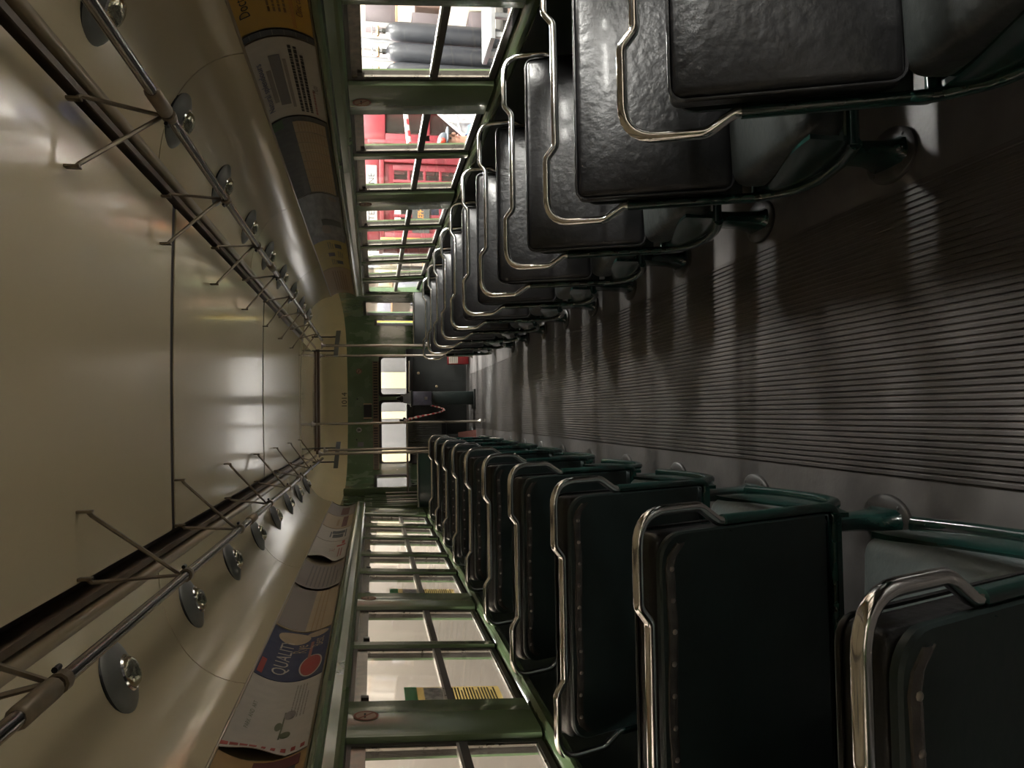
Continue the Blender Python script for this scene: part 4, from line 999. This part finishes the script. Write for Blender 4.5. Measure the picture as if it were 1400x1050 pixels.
# red telephone box
def tel_box(cx, cy, rot):
    root = tag(empty('telephone_box', (cx, cy, HF), True), 'red telephone box with paned windows and yellow lettered sign', 'telephone box'); root.rotation_euler = (0, 0, rot)
    w = .46
    b = MB(); b.bbox(-w - .03, w + .03, -w - .03, w + .03, 0, .14, .015); b.build('plinth', RED, root, 30)
    for sx in (-1, 1):
        for sy in (-1, 1):
            b = MB(); b.bbox(sx*w - .06, sx*w + .06, sy*w - .06, sy*w + .06, .14, 2.12, .012); b.build('corner_post', RED, root, 30)
    b = MB(); b.bbox(-w - .07, w + .07, -w - .07, w + .07, 2.12, 2.18, .015); b.bbox(-w - .04, w + .04, -w - .04, w + .04, 2.18, 2.36, .012); b.build('cornice', RED, root, 30)
    b = MB(); b.slab(lambda u, v_, d: (u, v_, 2.36 + .12 * (1 - (u/.5)**2) * (1 - (v_/.5)**2) - d), lin(-.49, .49, 8), lin(-.49, .49, 8), .02); b.build('roof', RED, root, 60)
    for face in range(4):
        M = Matrix.Rotation(face * PI / 2, 4, 'Z')
        def T_(mb): mb.v = [M @ p for p in mb.v]
        b = MB(); b.bbox(-.40, .40, -w - .01, -w + .02, .14, .55, .004); b.bbox(-.40, .40, -w - .01, -w + .02, 2.02, 2.12, .004)
        for x in (-.36, -.20, .20, .36): b.bbox(x - .018 - .02*(abs(x) > .3), x + .018 + .02*(abs(x) > .3), -w - .008, -w + .012, .55, 2.02, .003)
        for k in range(9): z = .55 + 1.47 * k / 8; b.bbox(-.38, .38, -w - .006, -w + .01, z - .016, z + .016, .003)
        T_(b); b.build('glazed_door' if face == 0 else 'glazed_side', RED, root, 30)
        b = MB(); b.box(-.38, .38, -w + .002, -w + .006, .55, 2.02); T_(b); b.build('pane', GLASS, root, 0)
        b = MB(); b.box(-.36, .36, -w - .052, -w - .038, 2.205, 2.325); T_(b); sg = b.build('sign_panel', WHITE, root, 0)
        v, f = text_mesh('TELEPHONE', .10, 'CENTER'); b = MB(); b.add([(p.x, -w - .054, 2.232 + p.y) for p in v], f); T_(b); b.build('lettering', INK, root, 0)
    b = MB(); b.box(-.30, .30, .30, .40, .7, 1.9); b.build('back_board', BLACKP, root, 0)
    b = MB(); b.bbox(-.16, .16, .18, .30, 1.2, 1.7, .02); b.build('telephone', BLACK, root, 30)
    # black and yellow door sign
    b = MB(); b.box(-.40, .10, -w - .035, -w - .020, 1.60, 1.80); b.build('door_sign', mat('sign_slate', (.05, .055, .05), .5), root, 0)
    v, f = text_mesh('TELEPHONE', .085, 'CENTER'); b = MB(); b.add([(-.15 + p.x * .80, -w - .037, 1.672 + p.y * 1.1) for p in v], f); b.build('door_lettering', ORANGE, root, 0)
    return root
tq = at_y(582, 300, 8.9)
tel_box(2.36, 9.42, math.radians(-5))
tq2 = at_y(560, 235, 8.9)
K0 = 3.02
root = tag(empty('red_kiosk', (K0 + .375, 9.3, HF)), 'red panelled kiosk with square windows standing beside the telephone box', 'kiosk')
b = MB(); b.bbox(K0, K0 + .75, 9.0, 9.7, HF, HF + 1.15, .01); b.bbox(K0, K0 + .75, 9.0, 9.7, HF + 2.1, HF + 2.35, .01)
for x in (0, .335, .67): b.bbox(K0 + x, K0 + x + .08, 9.0, 9.7, HF + 1.15, HF + 2.1, .006)
b.bbox(K0, K0 + .75, 9.0, 9.06, HF + 1.58, HF + 1.66, .004); b.bbox(K0 + .03, K0 + .72, 9.64, 9.7, HF + 1.15, HF + 2.1, .006); b.build('body', RED, root, 30)
for k, x in enumerate((.08, .415)):
    for z in (HF + 1.15, HF + 1.66):
        b = MB(); b.box(K0 + x, K0 + x + .255, 9.03, 9.035, z, z + .43); b.build('pane', GLASS, root, 0)
b = MB(); b.bbox(K0 - .05, K0 - .005, 8.97, 9.0, HF, HF + 2.3, .005); b.build('edge_strip', RED, root, 30)
# white fascia above, grey beam, orange post
b = MB(); b.bbox(1.66, 4.7, 10.05, 10.10, 1.58, 1.80, .005); tag(b.build('fascia_board', WHITE, None, 30, (3.2, 9.78, 1.6)), 'long white fascia board above the red kiosk', 'board')
for x, lab in ((1.70, 'grey post carrying the white fascia board, behind the orange post'), (4.6, 'grey post carrying the far end of the white fascia board')):
    b = MB(); b.bbox(x, x + .04, 10.03, 10.12, HF, 1.58, .004); b.bbox(x - .03, x + .07, 10.0, 10.15, HF, HF + .02, .004); tag(b.build('fascia_post', GREYM, None, 30, (x, 9.78, HF)), lab, 'post', 'fascia posts')
b = MB(); b.bbox(1.70, 1.78, 8.6, 8.68, HF, 1.35, .01); b.bbox(1.64, 1.84, 8.54, 8.74, HF, HF + .03, .01); tag(b.build('orange_post', ORANGE, None, 30, (1.74, 8.64, HF)), 'orange post beside the telephone box', 'post')
# grey gas cylinders on a bench, with valves
CYL = [at_y(560, iy, 8.7) for iy in (45, 73, 100)]
root = tag(empty('cylinder_bench', (4.15, 8.7, HF)), 'dark steel bench carrying the gas cylinders', 'bench')
x0 = CYL[2].x - .25; x1 = CYL[0].x + .9
b = MB(); b.bbox(x0, x1, 8.45, 8.95, -.10, -.04, .01); b.build('top', BLACKP, root, 30)
for x in (x0 + .05, x1 - .05):
    for y in (8.5, 8.9): b = MB(); b.bbox(x - .03, x + .03, y - .03, y + .03, HF, -.10, .005); b.build('leg', BLACKP, root, 30)
def cylinder(c_, k, top):
    root = tag(empty('gas_cylinder', (c_.x, c_.y, -.04)), 'grey gas cylinder with brass valve, %s of three from the red kiosk' % ORD[2 - k], 'cylinder', 'gas cylinders')
    r = .112
    b = MB(); b.lathe([(r*.9, -.04), (r, .0), (r, top - .16), (r*.94, top - .09), (r*.75, top - .03), (r*.4, top), (.03, top + .01)], 24, Matrix.Translation((c_.x, c_.y, 0))); b.build('body', STEELGREY, root, 50)
    b = MB(); b.lathe([(.028, top + .0), (.030, top + .05), (.018, top + .06), (.018, top + .10)], 12, Matrix.Translation((c_.x, c_.y, 0))); b.build('neck', BLACKP, root, 50)
    b = MB(); b.lathe([(.016, -.06), (.022, -.03), (.022, .03), (.016, .05)], 10, Matrix.Translation((c_.x, c_.y, top + .10)) @ Matrix.Rotation(PI/2, 4, 'Y')); b.build('valve', BRASS, root, 50)
    b = MB(); b.tube([(c_.x + .05*math.cos(a), c_.y + .05*math.sin(a), top + .16) for a in lin(0, 2*PI, 14)], .006, 6, False); b.tube([(c_.x, c_.y, top + .09), (c_.x, c_.y, top + .165)], .006, 6); b.tube([(c_.x - .05, c_.y, top + .16), (c_.x + .05, c_.y, top + .16)], .004, 6); b.build('hand_wheel', GREYM, root, 50)
for k, c_ in enumerate(CYL): cylinder(c_, k, 1.26)
# dark crate and white bracket seen through the lower pane
b = MB(); b.bbox(4.1, 5.8, 7.1, 7.9, HF, .72, .02); tag(b.build('dark_trunk', mat('trunk_dark', (.035, .03, .032), .6), None, 30, (5.0, 7.5, HF)), 'large dark trunk in front of the gas cylinders', 'trunk')
root = tag(empty('steel_trestle', (3.5, 7.2, HF)), 'pale steel trestle standing by the dark trunk', 'trestle')
for (x, y) in ((3.35, 7.0), (3.75, 7.0), (3.35, 7.4), (3.75, 7.4)):
    b = MB(); b.bbox(x - .025, x + .025, y - .025, y + .025, HF, .30, .005); b.build('leg', GREYM, root, 30)
b = MB(); b.bbox(3.28, 3.82, 6.92, 7.48, .30, .35, .01); b.build('top', GREYM, root, 30)
b = MB(); b.hexa([(3.35, 6.96, -.5), (3.41, 6.96, -.5), (3.41, 7.0, -.5), (3.35, 7.0, -.5), (3.69, 6.96, .3), (3.75, 6.96, .3), (3.75, 7.0, .3), (3.69, 7.0, .3)]); b.build('brace', WHITE, root, 0)
# shelving with boxes against the right of the hall
rng = random.Random(11)
SHC = [ink('shelf_box_%d' % k, tuple(q * .45 for q in c_)) for k, c_ in enumerate(((.45, .25, .14), (.60, .48, .32), (.25, .16, .13), (.66, .60, .50), (.30, .30, .36), (.52, .30, .10), (.16, .13, .14)))]
def shelf(x0, x1, y, n_sh, label, gname, zb=HF, deep=.45):
    root = tag(empty('storage_shelf', ((x0+x1)/2, y, zb)), label, 'shelf')
    for x in (x0, x1):
        for yy in (y, y + deep): b = MB(); b.bbox(x - .025, x + .025, yy - .025, yy + .025, zb, zb + .62*n_sh, .004); b.build('upright', GREYM, root, 30)
    for k in range(n_sh):
        z = zb + .10 + .60*k; b = MB(); b.bbox(x0, x1, y, y + deep, z, z + .03, .004); b.build('shelf_board', mat('shelf_wood', (.22, .12, .06), .6), root, 30)
        x = x0 + .05; nb = 0
        while x < x1 - .2:
            w = rng.uniform(.14, .34); h = rng.uniform(.18, .50); d = rng.uniform(.2, .38)
            if x + w > x1 - .04: break
            bi = rng.randrange(7); nm = ['brown', 'straw', 'dark brown', 'cream', 'slate grey', 'orange brown', 'black'][bi]
            b = MB(); b.bbox(x, x + w, y + .02, y + .02 + d, z + .03, z + .03 + h, .006); ob = b.build('storage_box', SHC[bi], None, 30, (x + w/2, y + .2, z + .03))
            nb += 1; tag(ob, '%s box, %s along the %s board of the %s' % (nm, ORD[nb - 1], ORD[k], gname), 'box', 'boxes on the %s' % gname)
            x += w + rng.uniform(.02, .10)
shelf(2.9, 4.9, 11.0, 5, 'tall storage shelf of boxes behind the telephone box', 'shelf behind the telephone box')
shelf(5.0, 7.2, 10.2, 5, 'tall storage shelf of boxes behind the gas cylinders', 'shelf behind the gas cylinders')
shelf(1.55, 2.75, 14.2, 5, 'storage shelf of boxes far beyond the cab door', 'shelf beyond the cab door')
b = MB(); b.box(1.4, 8.0, 14.8, 14.9, HF, 3.2); struct(b.build('wall_hall_partition', HALLW, None, 0), 'cream hall partition beyond the shelves')
# cream bands on the hall end seen through the windscreen
for k, (x, w) in enumerate(((-1.5, .35), (-.3, .2), (.55, .45), (1.5, .3))):
    b = MB(); b.bbox(x, x + w, 21.7, 21.8, HF, 3.2, .01); tag(b.build('wall_pilaster', ink('pilaster_cream', (.80, .72, .46)), None, 30, (x + w/2, 21.75, HF)), '%s cream pilaster on the far hall end wall' % ('wide', 'narrowest', 'widest', 'fairly narrow')[k], 'pilaster', 'pilasters on the hall end wall')
b = MB(); b.bbox(-2.4, 1.5, 16.0, 18.5, HF, .45, .05); tag(b.build('grey_trolley', mat('trolley_grey', (.42, .42, .44), .5), None, 30, (-.4, 17, HF)), 'long grey low trolley parked ahead of the cab', 'trolley')
b = MB(); b.bbox(1.5, 1.56, 14.2, 14.26, HF, 2.6, .01); b.bbox(1.47, 1.59, 14.17, 14.29, HF, HF + .03, .005); tag(b.build('yellow_pole', ink('pole_yellow', (.75, .50, .06)), None, 30, (1.53, 14.2, HF)), 'yellow pole ahead of the cab', 'pole')

# ------------------------------------------------------------------ the visitor standing outside
def person():
    hq = at_y(616, 196, 6.9); px, py = hq.x, hq.y
    head_z = hq.z                      # centre of the head
    S = (head_z + .12 - HF) / 1.75     # stature scale
    root = tag(empty('person', (px, py, HF)), 'person in grey cap and blue shirt standing outside the tram window', 'person')
    SKIN = mat('skin', (.30, .155, .105), .5, var=.08)
    # skinned skeleton
    J = {'pel': (0, 0, .96), 'spine': (0, .0, 1.15), 'chest': (0, .0, 1.34), 'neck': (0, -.005, 1.47), 'hd0': (0, -.01, 1.55), 'hd1': (0, -.015, 1.62), 'hd2': (0, -.005, 1.69)}
    rad = {'pel': (.165, .12), 'spine': (.15, .115), 'chest': (.175, .12), 'neck': (.062, .062), 'hd0': (.062, .078), 'hd1': (.074, .092), 'hd2': (.060, .072)}
    E = [('pel', 'spine'), ('spine', 'chest'), ('chest', 'neck'), ('neck', 'hd0'), ('hd0', 'hd1'), ('hd1', 'hd2')]
    for s, n_ in ((-1, 'l'), (1, 'r')):
        J['sh'+n_] = (s*.19, 0, 1.40); J['el'+n_] = (s*.25, .01, 1.12); J['wr'+n_] = (s*.235, -.10, .90); J['pa'+n_] = (s*.23, -.13, .83)
        rad.update({'sh'+n_: (.062, .062), 'el'+n_: (.044, .044), 'wr'+n_: (.028, .030), 'pa'+n_: (.022, .040)})
        E += [('chest', 'sh'+n_), ('sh'+n_, 'el'+n_), ('el'+n_, 'wr'+n_), ('wr'+n_, 'pa'+n_)]
        for k, (dy, L_) in enumerate(((-.030, .075), (-.010, .085), (.010, .080), (.030, .062))):
            a, c_ = 'f%s%d' % (n_, k), 'g%s%d' % (n_, k)
            J[a] = (s*.225, -.14 + dy, .83 - L_*.55); J[c_] = (s*.212, -.145 + dy, .83 - L_); rad[a] = (.009, .009); rad[c_] = (.007, .007); E += [('pa'+n_, a), (a, c_)]
        J['t'+n_] = (s*.215, -.18, .835); J['u'+n_] = (s*.205, -.195, .80); rad['t'+n_] = (.010, .010); rad['u'+n_] = (.008, .008); E += [('pa'+n_, 't'+n_), ('t'+n_, 'u'+n_)]
        J['hp'+n_] = (s*.095, 0, .90); J['kn'+n_] = (s*.11, -.015, .50); J['an'+n_] = (s*.115, .02, .10); J['to'+n_] = (s*.13, -.14, .035)
        rad.update({'hp'+n_: (.098, .098), 'kn'+n_: (.062, .062), 'an'+n_: (.042, .042), 'to'+n_: (.036, .030)})
        E += [('pel', 'hp'+n_), ('hp'+n_, 'kn'+n_), ('kn'+n_, 'an'+n_), ('an'+n_, 'to'+n_)]
    names = list(J); me = bpy.data.meshes.new('body'); me.from_pydata([tuple(q * S for q in J[n_]) for n_ in names], [(names.index(a), names.index(c_)) for a, c_ in E], [])
    ob = bpy.data.objects.new('body', me); COL.objects.link(ob)
    sk = ob.modifiers.new('skin', 'SKIN')
    for k, n_ in enumerate(names):
        me.skin_vertices[0].data[k].radius = tuple(r_ * S for r_ in rad[n_]); me.skin_vertices[0].data[k].use_root = (n_ == 'pel')
    ob.modifiers.new('sub', 'SUBSURF').levels = 2
    bpy.context.view_layer.update(); dg = bpy.context.evaluated_depsgraph_get()
    full_ = bpy.data.meshes.new_from_object(ob.evaluated_get(dg)); bpy.data.objects.remove(ob)
    for p in full_.polygons: p.use_smooth = True
    full_.materials.append(SKIN); full_.name = 'body'
    body = bpy.data.objects.new('body', full_); COL.objects.link(body); body.parent = root
    root.rotation_euler = (0, 0, math.radians(28))       # turned partly away from the tram, profile towards the camera
    bv = [(v.co.copy(), v.normal.copy()) for v in full_.vertices]
    def garment(nm, m_, test, off):
        keep = set(i for i, (c_, n_) in enumerate(bv) if test(c_ / S)); b = MB(); mp = {}
        for p in full_.polygons:
            if all(i in keep for i in p.vertices):
                f = []
                for i in p.vertices:
                    if i not in mp: mp[i] = len(b.v); b.v.append(bv[i][0] + bv[i][1] * off)
                    f.append(mp[i])
                b.f.append(f); b.mi.append(0)
        me2 = b.mesh(nm, m_, 60); o = bpy.data.objects.new(nm, me2); COL.objects.link(o); o.parent = root
    garment('shirt', mat('shirt_blue', (.015, .06, .26), .7), lambda c_: .93 < c_.z < 1.475 and not (abs(c_.x) > .19 and c_.z < 1.15), .012)
    garment('trousers', mat('trousers_grey', (.05, .05, .055), .8), lambda c_: .09 < c_.z < .97 and abs(c_.x) < .205, .010)
    garment('shoes', mat('shoe_black', (.02, .02, .02), .5), lambda c_: c_.z < .11 and abs(c_.x) < .25, .008)
    root['_local'] = 1
    def sp(nm, c_, r_, m_, n_=12):
        b = MB(); b.lathe([(math.sin(PI*k/8), -math.cos(PI*k/8)) for k in range(0, 9)], n_, Matrix.Translation(Vector(c_)*S) @ Matrix.Diagonal((r_[0]*S, r_[1]*S, r_[2]*S, 1))); return b.build(nm, m_, root, 60)
    sp('nose', (0, -.112, 1.605), (.014, .022, .024), SKIN)
    for s in (-1, 1):
        sp('eye', (s*.032, -.094, 1.632), (.012, .010, .009), INK); sp('ear', (s*.080, .0, 1.615), (.010, .022, .034), SKIN)
    sp('mouth', (0, -.098, 1.562), (.026, .008, .006), mat('lip', (.40, .14, .12), .5))
    sp('hair', (0, .022, 1.640), (.080, .082, .070), mat('hair_grey', (.07, .06, .05), .8), 16)
    cap = sp('cap', (0, .0, 1.690), (.090, .105, .062), mat('cap_grey', (.055, .065, .08), .8), 18)
    b = MB(); b.slab(lambda u, w, d: (Vector((u, -.07 - w * (1 - (u/.09)**2 * .5), 1.675 - .10*w - d))*S), lin(-.085, .085, 8), lin(0, .10, 4), .008); b.build('cap_brim', MATS['cap_grey'], root, 60)
    sp('red_badge', (-.055, -.075, 1.705), (.030, .030, .030), mat('badge_red', (.42, .035, .015), .5))
    del root['_local']
person()
# pale board leaning on the kiosk behind the visitor
BDM = mat('board_grey', (.22, .22, .235), .5)
c1_ = at_y(594, 150, 8.2); c2_ = at_y(648, 197, 8.2)
root = tag(empty('display_board', (c1_.x, 8.2, HF)), 'pale grey slanting display board with a white edge tube, behind the visitor', 'board')
b = MB(); b.hexa([(c2_.x, 8.1, HF), (c1_.x, 8.1, HF), (c1_.x, 8.14, HF), (c2_.x, 8.14, HF), (c2_.x, 8.2, c2_.z), (c1_.x, 8.2, c1_.z), (c1_.x, 8.24, c1_.z), (c2_.x, 8.24, c2_.z)]); b.build('panel', BDM, root, 0)
b = MB(); b.tube([(c2_.x, 8.2, c2_.z), (c1_.x, 8.2, c1_.z)], .022, 8); b.build('edge_tube', WHITE, root, 50)
w1 = at_y(630, 165, 8.1); b = MB(); b.tube([(w1.x, 8.13, w1.z - .2), (w1.x, 8.15, w1.z + .14)], .010, 6); b.tube([(w1.x - .10, 8.14, w1.z), (w1.x + .08, 8.14, w1.z + .05)], .010, 6); b.build('wire', WHITE, root, 50)
b = MB(); b.bbox(c1_.x - .06, c1_.x - .02, 8.24, 8.7, HF, HF + .04, .005); b.bbox(c1_.x - .06, c1_.x - .02, 8.24, 8.28, HF, c1_.z - .1, .005); b.build('stand', GREYM, root, 30)
# striped barrier bar on two posts
ta = at_y(553, 140, 8.6); tb = at_y(560, 203, 8.6)
root = tag(empty('striped_barrier', (ta.x, 8.6, HF)), 'red and white striped barrier bar on thin posts before the kiosk', 'barrier')
for k in range(8):
    p0 = ta.lerp(tb, k/8); p1_ = ta.lerp(tb, (k+1)/8); b = MB(); b.tube([p0, p1_], .028, 8, True); b.build('stripe', MATS['tape_red'] if k % 2 else WHITE, root, 0)
for q in (ta, tb):
    b = MB(); b.tube([(q.x, 8.6, HF + .01), (q.x, 8.6, q.z)], .012, 8); b.build('post', GREYM, root, 50)
    b = MB(); b.lathe([(.12, HF), (.12, HF + .015), (.02, HF + .03)], 16, Matrix.Translation((q.x, 8.6, 0))); b.build('base', GREYM, root, 50)

# ------------------------------------------------------------------ clean helper flags
for nm in ('fare_box', 'operator_chair', 'driver_console', 'red_box', 'folded_sign', 'barrier_tape'):
    bpy.data.objects[nm].location.z += FZ
for o in bpy.data.objects:
    if '_local' in o.keys(): del o['_local']
